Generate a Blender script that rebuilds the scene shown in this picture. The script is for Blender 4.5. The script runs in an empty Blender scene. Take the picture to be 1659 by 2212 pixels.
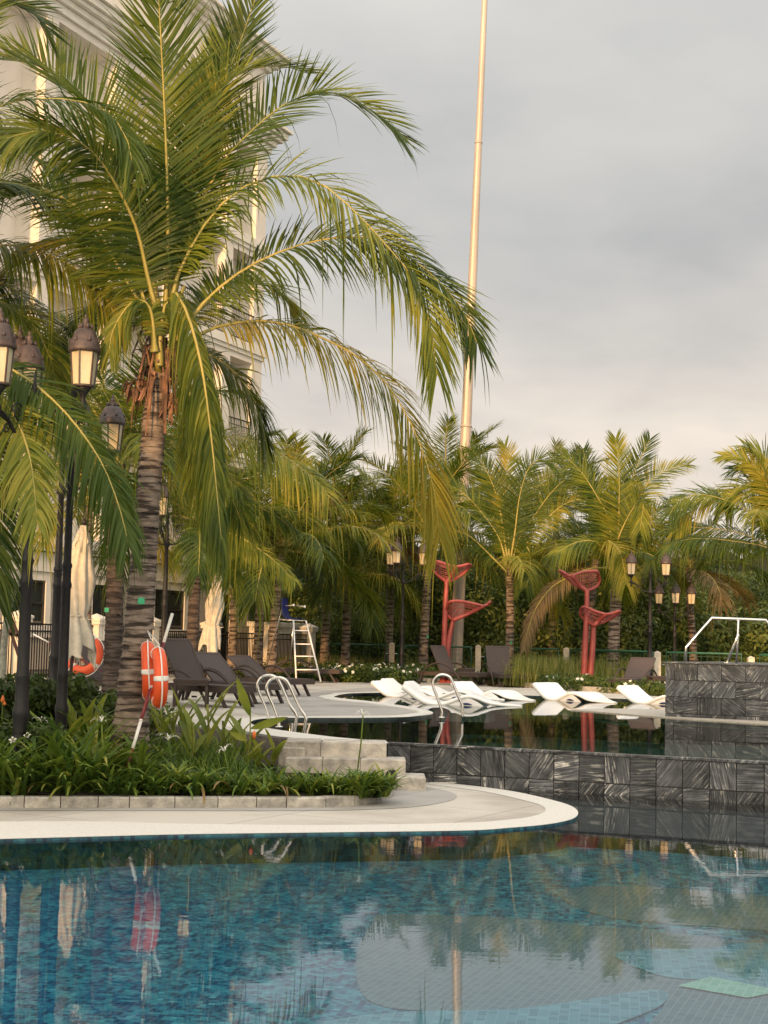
import bpy, bmesh, math, random
import numpy as np
from mathutils import Vector, Matrix
from mathutils.geometry import tessellate_polygon
R = math.radians
sc = bpy.context.scene
COL = sc.collection
random.seed(7)
rng = np.random.default_rng(7)

# ------------------------------------------------------------------ camera
FPX, CX, CY = 3300.0, 829.5, 1106.0          # focal length and centre in photo units (1659 x 2212)
PITCH, ROLL, HC = math.atan(277 / 3300.0), 0.022, 1.14
fwd = Vector((0, math.cos(PITCH), math.sin(PITCH)))
up0 = Vector((0, -math.sin(PITCH), math.cos(PITCH)))
rt0 = Vector((1, 0, 0))
rgt = rt0 * math.cos(ROLL) + up0 * math.sin(ROLL)
upv = up0 * math.cos(ROLL) - rt0 * math.sin(ROLL)
cam_d = bpy.data.cameras.new('camera')
cam = bpy.data.objects.new('camera', cam_d); COL.objects.link(cam)
M = Matrix(((rgt.x, upv.x, -fwd.x, 0), (rgt.y, upv.y, -fwd.y, 0), (rgt.z, upv.z, -fwd.z, HC), (0, 0, 0, 1)))
cam.matrix_world = M
cam_d.sensor_fit = 'VERTICAL'; cam_d.sensor_height = 36; cam_d.lens = 36 * FPX / 2212
cam_d.clip_start = .1; cam_d.clip_end = 3000
sc.camera = cam

# ------------------------------------------------------------------ world and sun
SUN_AZ = math.atan2(-.29, -.957); SUN_EL = R(9)
world = bpy.data.worlds.new('World'); sc.world = world; world.use_nodes = True
nt = world.node_tree; nt.nodes.clear()
def N(nt, t, **k):
    n = nt.nodes.new(t)
    for a, b in k.items(): setattr(n, a, b)
    return n
def math_(nt, op, a, b=None, clamp=False):
    n = N(nt, 'ShaderNodeMath', operation=op, use_clamp=clamp)
    for i, v in enumerate((a, b)):
        if v is None: continue
        if isinstance(v, (int, float)): n.inputs[i].default_value = v
        else: nt.links.new(v, n.inputs[i])
    return n.outputs[0]
def ramp(nt, fac, stops, interp='LINEAR'):
    n = N(nt, 'ShaderNodeValToRGB'); n.color_ramp.interpolation = interp
    e = n.color_ramp.elements
    while len(e) > 1: e.remove(e[0])
    e[0].position = stops[0][0]; e[0].color = (*stops[0][1], 1)
    for p, c in stops[1:]:
        q = e.new(p); q.color = (*c, 1)
    nt.links.new(fac, n.inputs[0]); return n.outputs[0]
def mixc(nt, fac, a, b, mode='MIX'):
    n = N(nt, 'ShaderNodeMix', data_type='RGBA', blend_type=mode)
    for i, v in ((0, fac), (6, a), (7, b)):
        if isinstance(v, (int, float)): n.inputs[i].default_value = v
        elif isinstance(v, tuple): n.inputs[i].default_value = (*v, 1)
        else: nt.links.new(v, n.inputs[i])
    return n.outputs[2]
tc = N(nt, 'ShaderNodeTexCoord'); sx = N(nt, 'ShaderNodeSeparateXYZ'); nt.links.new(tc.outputs['Generated'], sx.inputs[0])
zc = math_(nt, 'MAXIMUM', sx.outputs[2], 0.0)
zz = math_(nt, 'ADD', zc, .22)
cv = N(nt, 'ShaderNodeCombineXYZ')
nt.links.new(math_(nt, 'DIVIDE', sx.outputs[0], zz), cv.inputs[0]); nt.links.new(math_(nt, 'DIVIDE', sx.outputs[1], zz), cv.inputs[1])
ns = N(nt, 'ShaderNodeTexNoise'); ns.inputs['Scale'].default_value = 1.3; ns.inputs['Detail'].default_value = 5; ns.inputs['Roughness'].default_value = .52
nt.links.new(cv.outputs[0], ns.inputs['Vector'])
zn = math_(nt, 'ADD', zc, math_(nt, 'MULTIPLY', math_(nt, 'SUBTRACT', ns.outputs[0], .5), .16))
cl = ramp(nt, zn, [(0, (.42, .37, .32)), (.12, (.44, .39, .34)), (.18, (.355, .33, .305)), (.26, (.285, .28, .272)), (.42, (.36, .352, .335)), (.6, (.60, .60, .58)), (1, (1.05, 1.03, 1.0))])
ns2 = N(nt, 'ShaderNodeTexNoise'); ns2.inputs['Scale'].default_value = 3.2; ns2.inputs['Detail'].default_value = 6
nt.links.new(cv.outputs[0], ns2.inputs['Vector'])
cl2 = mixc(nt, 1.0, cl, ramp(nt, ns2.outputs[0], [(.3, (.88, .89, .91)), (.5, (1, 1, 1)), (.7, (1.10, 1.09, 1.07))]), 'MULTIPLY')
sd = Vector((math.sin(SUN_AZ) * math.cos(SUN_EL), math.cos(SUN_AZ) * math.cos(SUN_EL), math.sin(SUN_EL)))
dt = N(nt, 'ShaderNodeVectorMath', operation='DOT_PRODUCT'); dt.inputs[1].default_value = sd
nt.links.new(tc.outputs['Generated'], dt.inputs[0])
gl = math_(nt, 'POWER', math_(nt, 'MAXIMUM', dt.outputs['Value'], 0.0), 2.5)
cl3 = mixc(nt, gl, cl2, (1.9, 1.55, 1.15))
sky = N(nt, 'ShaderNodeTexSky', sky_type='NISHITA'); sky.sun_disc = False; sky.sun_elevation = SUN_EL; sky.sun_rotation = SUN_AZ
vs = N(nt, 'ShaderNodeVectorMath', operation='SCALE'); vs.inputs['Scale'].default_value = 10.0; nt.links.new(cl3, vs.inputs[0])
skm = mixc(nt, .97, sky.outputs[0], vs.outputs[0])
bg = N(nt, 'ShaderNodeBackground'); bg.inputs[1].default_value = .10; nt.links.new(skm, bg.inputs[0])
wo = N(nt, 'ShaderNodeOutputWorld'); nt.links.new(bg.outputs[0], wo.inputs[0])
sl = bpy.data.lights.new('sun', 'SUN'); sl.energy = 2.5; sl.angle = R(1.2); sl.color = (1.0, .55, .22)
so = bpy.data.objects.new('sun', sl); COL.objects.link(so); so.rotation_euler = (-sd).to_track_quat('-Z', 'Y').to_euler()
so.location = sd * 100
vs_ = sc.view_settings; vs_.view_transform = 'Standard'; vs_.look = 'None'; vs_.gamma = 1; vs_.exposure = 1.0; vs_.use_curve_mapping = False

# ------------------------------------------------------------------ placing helpers
def ray(px, py):
    return fwd * FPX + rgt * (px - CX) + upv * (CY - py)
def at_z(px, py, z):
    d = ray(px, py); t = (z - HC) / d.z
    return Vector((d.x * t, d.y * t, z))
def at_y(px, py, Y):
    d = ray(px, py); t = Y / d.y
    return Vector((d.x * t, Y, HC + d.z * t))

# ------------------------------------------------------------------ materials
MATS = {}
def mat(name, c1, c2=None, rough=.7, metal=0, scale=6, detail=5, bump=0, bscale=None, spec=.5, stretch=None, objrand=0, lo=.35, hi=.65, extra=None):
    if name in MATS: return MATS[name]
    m = bpy.data.materials.new(name); m.use_nodes = True; nt = m.node_tree; nt.nodes.clear(); MATS[name] = m
    o = N(nt, 'ShaderNodeOutputMaterial'); p = N(nt, 'ShaderNodeBsdfPrincipled')
    p.inputs['Roughness'].default_value = rough; p.inputs['Metallic'].default_value = metal
    p.inputs['Specular IOR Level'].default_value = spec
    tc = N(nt, 'ShaderNodeTexCoord'); mp = N(nt, 'ShaderNodeMapping'); nt.links.new(tc.outputs['Object'], mp.inputs[0])
    if stretch: mp.inputs['Scale'].default_value = stretch
    c2 = c2 or tuple(v * .75 for v in c1)
    n = N(nt, 'ShaderNodeTexNoise'); n.inputs['Scale'].default_value = scale; n.inputs['Detail'].default_value = detail; n.inputs['Roughness'].default_value = .6
    nt.links.new(mp.outputs[0], n.inputs['Vector'])
    col = ramp(nt, n.outputs[0], [(lo, c2), (hi, c1)])
    if objrand:
        oi = N(nt, 'ShaderNodeObjectInfo')
        f = math_(nt, 'ADD', math_(nt, 'MULTIPLY', oi.outputs['Random'], 2 * objrand), 1 - objrand)
        vm = N(nt, 'ShaderNodeVectorMath', operation='SCALE'); nt.links.new(col, vm.inputs[0]); nt.links.new(f, vm.inputs['Scale']); col = vm.outputs[0]
    if extra: col = extra(nt, col, mp.outputs[0])
    nt.links.new(col, p.inputs['Base Color'])
    if bump:
        nb = N(nt, 'ShaderNodeTexNoise'); nb.inputs['Scale'].default_value = bscale or scale * 4; nb.inputs['Detail'].default_value = 6
        nt.links.new(mp.outputs[0], nb.inputs['Vector'])
        b = N(nt, 'ShaderNodeBump'); b.inputs['Strength'].default_value = bump; b.inputs['Distance'].default_value = .02
        nt.links.new(nb.outputs[0], b.inputs['Height']); nt.links.new(b.outputs[0], p.inputs['Normal'])
    nt.links.new(p.outputs[0], o.inputs[0])
    return m

def leaf_mat(name, ca, cb, tip=None, transl=.3, rnd=.25, scale=1.2):
    m = bpy.data.materials.new(name); m.use_nodes = True; nt = m.node_tree; nt.nodes.clear(); MATS[name] = m
    o = N(nt, 'ShaderNodeOutputMaterial')
    tc = N(nt, 'ShaderNodeTexCoord'); n = N(nt, 'ShaderNodeTexNoise'); n.inputs['Scale'].default_value = scale; n.inputs['Detail'].default_value = 3
    nt.links.new(tc.outputs['Object'], n.inputs['Vector'])
    oi = N(nt, 'ShaderNodeObjectInfo')
    gi = N(nt, 'ShaderNodeNewGeometry')
    f = math_(nt, 'ADD', n.outputs[0], math_(nt, 'MULTIPLY', math_(nt, 'SUBTRACT', oi.outputs['Random'], .5), rnd * 1.6))
    f = math_(nt, 'ADD', f, math_(nt, 'MULTIPLY', math_(nt, 'SUBTRACT', gi.outputs['Random Per Island'], .5), .35))
    stops = [(.3, ca), (.62, cb)]
    if tip: stops.append((.88, tip))
    col = ramp(nt, f, stops)
    d = N(nt, 'ShaderNodeBsdfPrincipled'); d.inputs['Roughness'].default_value = .5; d.inputs['Specular IOR Level'].default_value = .22
    nt.links.new(col, d.inputs['Base Color'])
    t = N(nt, 'ShaderNodeBsdfTranslucent'); tcol = mixc(nt, 1.0, col, (1.5, 1.45, .75), 'MULTIPLY'); nt.links.new(tcol, t.inputs[0])
    ms = N(nt, 'ShaderNodeMixShader'); ms.inputs[0].default_value = transl
    nt.links.new(d.outputs[0], ms.inputs[1]); nt.links.new(t.outputs[0], ms.inputs[2]); nt.links.new(ms.outputs[0], o.inputs[0])
    return m

def water_mat(name, tint, bs, dist, fine=1.0, deep=None, spots=0):
    m = bpy.data.materials.new(name); m.use_nodes = True; nt = m.node_tree; nt.nodes.clear(); MATS[name] = m
    o = N(nt, 'ShaderNodeOutputMaterial')
    g = N(nt, 'ShaderNodeBsdfGlossy'); g.inputs['Roughness'].default_value = .012
    t = N(nt, 'ShaderNodeBsdfTransparent'); t.inputs[0].default_value = (*tint, 1)
    fr = N(nt, 'ShaderNodeFresnel'); fr.inputs[0].default_value = 1.5
    tc = N(nt, 'ShaderNodeTexCoord'); mp = N(nt, 'ShaderNodeMapping'); mp.inputs['Scale'].default_value = (1.0, 1.9, 1)
    nt.links.new(tc.outputs['Object'], mp.inputs[0])
    n1 = N(nt, 'ShaderNodeTexNoise'); n1.inputs['Scale'].default_value = 4.5 * fine; n1.inputs['Detail'].default_value = 3
    n2 = N(nt, 'ShaderNodeTexNoise'); n2.inputs['Scale'].default_value = 1.3 * fine; n2.inputs['Detail'].default_value = 2
    nt.links.new(mp.outputs[0], n1.inputs['Vector']); nt.links.new(mp.outputs[0], n2.inputs['Vector'])
    h = math_(nt, 'ADD', math_(nt, 'MULTIPLY', n1.outputs[0], .35), n2.outputs[0])
    b = N(nt, 'ShaderNodeBump'); b.inputs['Strength'].default_value = bs; b.inputs['Distance'].default_value = dist
    nt.links.new(h, b.inputs['Height'])
    nt.links.new(b.outputs[0], g.inputs['Normal']); nt.links.new(b.outputs[0], fr.inputs['Normal'])
    ms = N(nt, 'ShaderNodeMixShader'); nt.links.new(fr.outputs[0], ms.inputs[0])
    nt.links.new(t.outputs[0], ms.inputs[1]); nt.links.new(g.outputs[0], ms.inputs[2]); nt.links.new(ms.outputs[0], o.inputs[0])
    return m

def mosaic_mat(name, cols, size=.05, grout=(.35, .42, .44), gw=.10, angle=0, blot=None, wall=False):
    m = bpy.data.materials.new(name); m.use_nodes = True; nt = m.node_tree; nt.nodes.clear(); MATS[name] = m
    o = N(nt, 'ShaderNodeOutputMaterial'); p = N(nt, 'ShaderNodeBsdfPrincipled'); p.inputs['Roughness'].default_value = .3
    tc = N(nt, 'ShaderNodeTexCoord'); mp = N(nt, 'ShaderNodeMapping'); mp.inputs['Rotation'].default_value = (0, 0, angle)
    mp.inputs['Scale'].default_value = (1 / size,) * 3
    src = tc.outputs['Object']
    if wall:
        sw = N(nt, 'ShaderNodeSeparateXYZ'); nt.links.new(src, sw.inputs[0]); cw = N(nt, 'ShaderNodeCombineXYZ')
        nt.links.new(math_(nt, 'ADD', sw.outputs[0], math_(nt, 'MULTIPLY', sw.outputs[1], .6)), cw.inputs[0]); nt.links.new(sw.outputs[2], cw.inputs[1]); src = cw.outputs[0]
    nt.links.new(src, mp.inputs[0])
    fl = N(nt, 'ShaderNodeVectorMath', operation='FLOOR'); nt.links.new(mp.outputs[0], fl.inputs[0])
    wn = N(nt, 'ShaderNodeTexWhiteNoise', noise_dimensions='2D'); nt.links.new(fl.outputs[0], wn.inputs['Vector'])
    val = wn.outputs[0]
    if blot:
        nb = N(nt, 'ShaderNodeTexNoise', noise_dimensions='2D'); nb.inputs['Scale'].default_value = blot; nb.inputs['Detail'].default_value = 1
        nt.links.new(fl.outputs[0], nb.inputs['Vector'])
        val = math_(nt, 'ADD', math_(nt, 'MULTIPLY', wn.outputs[0], .45), math_(nt, 'MULTIPLY', math_(nt, 'SUBTRACT', nb.outputs[0], .22), .95))
    col = ramp(nt, val, cols, 'CONSTANT')
    fc = N(nt, 'ShaderNodeVectorMath', operation='FRACTION'); nt.links.new(mp.outputs[0], fc.inputs[0])
    s = N(nt, 'ShaderNodeSeparateXYZ'); nt.links.new(fc.outputs[0], s.inputs[0])
    g = math_(nt, 'MAXIMUM', math_(nt, 'LESS_THAN', s.outputs[0], gw), math_(nt, 'LESS_THAN', s.outputs[1], gw))
    col = mixc(nt, g, col, grout)
    nt.links.new(col, p.inputs['Base Color']); nt.links.new(p.outputs[0], o.inputs[0])
    return m

def marble_mat(name):
    m = bpy.data.materials.new(name); m.use_nodes = True; nt = m.node_tree; nt.nodes.clear(); MATS[name] = m
    o = N(nt, 'ShaderNodeOutputMaterial'); p = N(nt, 'ShaderNodeBsdfPrincipled'); p.inputs['Roughness'].default_value = .22
    tc = N(nt, 'ShaderNodeTexCoord'); oi = N(nt, 'ShaderNodeObjectInfo')
    ang = math_(nt, 'ADD', math_(nt, 'MULTIPLY', math_(nt, 'FLOOR', math_(nt, 'MULTIPLY', oi.outputs['Random'], 12.0)), .7854), math_(nt, 'MULTIPLY', math_(nt, 'FRACT', math_(nt, 'MULTIPLY', oi.outputs['Random'], 12.0)), .22))
    vr = N(nt, 'ShaderNodeVectorRotate', rotation_type='Y_AXIS'); nt.links.new(tc.outputs['Object'], vr.inputs['Vector']); nt.links.new(ang, vr.inputs['Angle'])
    ad = N(nt, 'ShaderNodeVectorMath', operation='ADD'); nt.links.new(vr.outputs[0], ad.inputs[0])
    cb = N(nt, 'ShaderNodeCombineXYZ'); nt.links.new(math_(nt, 'MULTIPLY', oi.outputs['Random'], 531.0), cb.inputs[0]); nt.links.new(math_(nt, 'MULTIPLY', oi.outputs['Random'], 71.0), cb.inputs[2])
    nt.links.new(cb.outputs[0], ad.inputs[1])
    def streak(sc3, det, dist, seedv):
        mp = N(nt, 'ShaderNodeMapping'); mp.inputs['Scale'].default_value = sc3; mp.inputs['Location'].default_value = (seedv,) * 3; nt.links.new(ad.outputs[0], mp.inputs[0])
        n = N(nt, 'ShaderNodeTexNoise'); n.inputs['Scale'].default_value = 1.0; n.inputs['Detail'].default_value = det; n.inputs['Distortion'].default_value = dist; n.inputs['Roughness'].default_value = .65; nt.links.new(mp.outputs[0], n.inputs['Vector']); return n.outputs[0]
    base = ramp(nt, streak((60, 3, 2.5), 4, .3, 0), [(.32, (.022, .024, .028)), (.50, (.075, .08, .088)), (.62, (.15, .155, .16)), (.72, (.33, .33, .32))])
    bl = ramp(nt, streak((3, 3, 3), 5, .8, 5), [(.35, (.4, .4, .43)), (.65, (1.4, 1.4, 1.36))])
    base = mixc(nt, 1.0, base, bl, 'MULTIPLY')
    vn = ramp(nt, streak((36, 2, 2.2), 4, 1.1, 11), [(.55, (0, 0, 0)), (.62, (1.3, 1.3, 1.3)), (.72, (.6, .6, .6))])
    msk = ramp(nt, streak((4, 4, 4), 3, .4, 23), [(.44, (0, 0, 0)), (.58, (1, 1, 1))])
    amt = math_(nt, 'MULTIPLY', math_(nt, 'MULTIPLY', vn, msk), math_(nt, 'FRACT', math_(nt, 'MULTIPLY', oi.outputs['Random'], 29.0)))
    col = mixc(nt, amt, base, (.66, .65, .60))
    f = math_(nt, 'ADD', math_(nt, 'MULTIPLY', math_(nt, 'FRACT', math_(nt, 'MULTIPLY', oi.outputs['Random'], 17.0)), .7), .6)
    vm = N(nt, 'ShaderNodeVectorMath', operation='SCALE'); nt.links.new(col, vm.inputs[0]); nt.links.new(f, vm.inputs['Scale'])
    nt.links.new(vm.outputs[0], p.inputs['Base Color']); nt.links.new(p.outputs[0], o.inputs[0])
    return m

def trunk_extra(nt, col, vec):
    s = N(nt, 'ShaderNodeSeparateXYZ'); nt.links.new(vec, s.inputs[0])
    mp = N(nt, 'ShaderNodeMapping'); mp.inputs['Scale'].default_value = (3, 3, 9); nt.links.new(vec, mp.inputs[0])
    n = N(nt, 'ShaderNodeTexNoise'); n.inputs['Scale'].default_value = 1.0; n.inputs['Detail'].default_value = 3; nt.links.new(mp.outputs[0], n.inputs['Vector'])
    return mixc(nt, math_(nt, 'MULTIPLY', ramp(nt, n.outputs[0], [(.50, (0, 0, 0)), (.58, (1, 1, 1))]), .9), col, (.022, .015, .012))

m_trunk = mat('palm_trunk_bark', (.29, .235, .19), (.13, .10, .078), .9, scale=5, bump=.6, bscale=30, stretch=(1, 1, 2.5), extra=trunk_extra)
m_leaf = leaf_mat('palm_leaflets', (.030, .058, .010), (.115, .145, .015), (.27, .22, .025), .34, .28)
m_leafy = leaf_mat('palm_leaflets_yellow_green', (.045, .080, .010), (.155, .18, .018), (.30, .26, .038), .32, .3)  # yellower, lighter leaf variant given to some of the fronds
m_dry = leaf_mat('palm_leaflets_dry', (.13, .09, .04), (.23, .15, .06), (.33, .22, .09), .2, .3)
m_rachis = mat('palm_rachis', (.36, .29, .07), (.20, .19, .04), .5, scale=2)
m_trunkd = mat('dark_palm_bark', (.11, .085, .07), (.04, .03, .025), .9, scale=5, bump=.6, bscale=30, stretch=(1, 1, 2.5), extra=trunk_extra)
m_fibre = mat('palm_fibre', (.30, .15, .085), (.06, .035, .022), .95, scale=14, stretch=(1, 1, .25), bump=.5)
m_woods = leaf_mat('woods_leaves', (.04, .068, .018), (.12, .16, .04), (.26, .26, .07), .25, .0, .5)
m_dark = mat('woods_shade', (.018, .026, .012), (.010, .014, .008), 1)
m_shrub = leaf_mat('shrub_leaves', (.03, .055, .014), (.08, .12, .025), (.16, .18, .04), .25, .2, 2)
m_lily = leaf_mat('lily_leaves', (.04, .085, .018), (.13, .20, .03), (.33, .32, .07), .25, .2, 2)
m_canna = leaf_mat('canna_leaves', (.12, .17, .03), (.26, .29, .06), (.42, .38, .11), .35, .2, 3)
m_grass = leaf_mat('grass_blades', (.07, .10, .025), (.17, .19, .05), (.30, .27, .10), .3, .2, 2)
m_petal = mat('white_petals', (.80, .79, .72), (.70, .70, .60), .6)
m_orange_petal = mat('orange_petals', (.75, .22, .04), (.55, .12, .03), .6)
m_soil = mat('soil', (.05, .038, .026), (.02, .015, .01), 1, scale=9, bump=.5)
m_lawn = mat('lawn_ground', (.06, .075, .025), (.03, .04, .015), 1, scale=3)
def joints(sx, sy, ang, w=.014, dark=.7):
    def f(nt, col, vec):
        mp = N(nt, 'ShaderNodeMapping'); mp.inputs['Rotation'].default_value = (0, 0, ang); mp.inputs['Scale'].default_value = (1 / sx, 1 / sy, 1)
        nt.links.new(vec, mp.inputs[0])
        fc = N(nt, 'ShaderNodeVectorMath', operation='FRACTION'); nt.links.new(mp.outputs[0], fc.inputs[0])
        s = N(nt, 'ShaderNodeSeparateXYZ'); nt.links.new(fc.outputs[0], s.inputs[0])
        g = math_(nt, 'MAXIMUM', math_(nt, 'LESS_THAN', s.outputs[0], w / sx), math_(nt, 'LESS_THAN', s.outputs[1], w / sy))
        n = N(nt, 'ShaderNodeTexNoise'); n.inputs['Scale'].default_value = .9; n.inputs['Detail'].default_value = 6; nt.links.new(vec, n.inputs['Vector'])
        c = mixc(nt, 1.0, col, ramp(nt, n.outputs[0], [(.3, (.70, .68, .65)), (.55, (1, 1, 1))]), 'MULTIPLY')
        return mixc(nt, math_(nt, 'MULTIPLY', g, dark), c, (.14, .13, .12))
    return f
m_deck = mat('pale_terrazzo', (.56, .53, .47), (.44, .41, .36), .75, scale=160, detail=3, bump=.15, bscale=200, extra=joints(1.5, 1.5, .5))
m_deckg = mat('grey_terrazzo', (.40, .385, .36), (.29, .28, .26), .75, scale=160, detail=3, bump=.15, bscale=200, extra=joints(1.5, 1.5, .5))
m_edge = mat('white_coping', (.66, .64, .59), (.54, .52, .47), .6, scale=40, bump=.1)
m_stone = mat('grey_step_stone', (.52, .485, .42), (.27, .255, .23), .85, scale=7, bump=.5, bscale=40, objrand=.18)
m_kerb = mat('kerb_stone', (.44, .415, .36), (.22, .21, .185), .85, scale=9, bump=.5, bscale=50, objrand=.12)
m_stone_d = mat('dark_retaining_stone', (.15, .14, .12), (.07, .065, .055), .9, scale=7, bump=.6, bscale=30, objrand=.2)
m_marble = marble_mat('black_veined_marble')
m_grout = mat('marble_grout', (.10, .10, .10), (.05, .05, .05), .8, scale=20)
m_blue = mosaic_mat('blue_mosaic', [(0, (.006, .05, .15)), (.34, (.012, .12, .26)), (.46, (.03, .25, .36)), (.60, (.07, .38, .47)), (.80, (.15, .54, .62))], .035, (.10, .26, .33), .12, .15, .30)
m_bluew = mosaic_mat('blue_wall_mosaic', [(0, (.007, .035, .06)), (.36, (.012, .07, .10)), (.5, (.02, .11, .14)), (.7, (.03, .16, .19))], .05, (.05, .13, .17), .08, 0, .42, True)
m_greym = mosaic_mat('grey_mosaic', [(0, (.13, .19, .225)), (.3, (.155, .22, .255)), (.6, (.18, .25, .28))], .045, (.34, .36, .37), .13, .35)
m_cyan = mosaic_mat('light_blue_mosaic', [(0, (.10, .28, .36)), (.4, (.16, .38, .47)), (.7, (.22, .48, .56))], .05, (.30, .48, .52), .10, .15, .42)
m_greenm = mosaic_mat('pale_green_mosaic', [(0, (.30, .60, .42)), (.5, (.40, .70, .50))], .05, (.58, .78, .62), .12, .35)
m_dkm = mosaic_mat('dark_green_mosaic', [(0, (.03, .12, .12)), (.5, (.05, .18, .17)), (.8, (.08, .24, .22))], .05, (.03, .05, .05), .1, .1)
m_dkw = mosaic_mat('dark_pool_wall_mosaic', [(0, (.008, .02, .022)), (.5, (.014, .035, .036))], .05, (.02, .03, .03), .1, 0, None, True)
m_water1 = water_mat('pool_water', (.80, .93, .95), .06, .008, 1.7)
m_water2 = water_mat('upper_pool_water', (.78, .90, .87), .05, .008, .8)
m_steel = mat('stainless_steel', (.72, .70, .66), (.62, .60, .56), .16, 1, scale=3)
m_black = mat('black_lamp_iron', (.010, .010, .011), (.016, .016, .017), .5, spec=.3, scale=20, bump=.1)
m_bronze = mat('bronze_lamp_cap', (.075, .05, .045), (.03, .022, .02), .5, scale=14, bump=.3)
m_lglass = mat('frosted_lamp_glass', (.56, .49, .33), (.46, .39, .25), .35, scale=4, spec=.6)
m_wicker = mat('brown_wicker', (.058, .042, .036), (.036, .026, .023), .75, scale=120, bump=.4, bscale=200)
m_sling = mat('brown_sling_fabric', (.070, .054, .050), (.052, .040, .037), .8, scale=200, bump=.2)
m_float = mat('white_float_shell', (.84, .84, .82), (.78, .78, .77), .35, scale=3)
m_canvas = mat('cream_canvas', (.62, .58, .49), (.48, .45, .38), .9, scale=8, bump=.3, bscale=60)
m_red = mat('coral_red_paint', (.33, .062, .052), (.22, .038, .034), .45, scale=5)
m_orange = mat('orange_buoy', (.80, .11, .025), (.66, .08, .02), .5, scale=6, bump=.1)
m_white = mat('white_paint', (.78, .77, .73), (.66, .65, .60), .6, scale=6)
m_dkred = mat('dark_red_paint', (.20, .018, .022), (.13, .012, .016), .45)
m_bluep = mat('blue_plastic', (.012, .022, .16), (.01, .016, .11), .4)
m_lblue = mat('light_blue_plastic', (.07, .30, .72), (.05, .24, .60), .45)
m_green = mat('green_fence_paint', (.02, .11, .065), (.015, .075, .045), .5)
m_tag = mat('green_tag', (.04, .42, .20), (.03, .32, .15), .5, scale=30)
m_facade = mat('white_facade', (.66, .62, .555), (.60, .56, .50), .85, scale=1.5)
m_beige = mat('beige_rusticated_wall', (.40, .36, .30), (.34, .305, .25), .9, scale=3, bump=.15)
m_cream = mat('cream_trim', (.70, .67, .60), (.62, .59, .52), .8, scale=3)
m_glassw = mat('dark_window_glass', (.03, .035, .035), (.015, .018, .018), .06, scale=2, spec=1)
m_frame = mat('dark_window_frame', (.02, .02, .02), (.03, .03, .03), .4)
m_boll = mat('bollard_concrete', (.60, .56, .48), (.44, .41, .35), .85, scale=9, bump=.3)
m_pole = mat('galvanised_pole', (.44, .37, .31), (.33, .29, .25), .45, .15, scale=3, stretch=(1, 1, .15))

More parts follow.
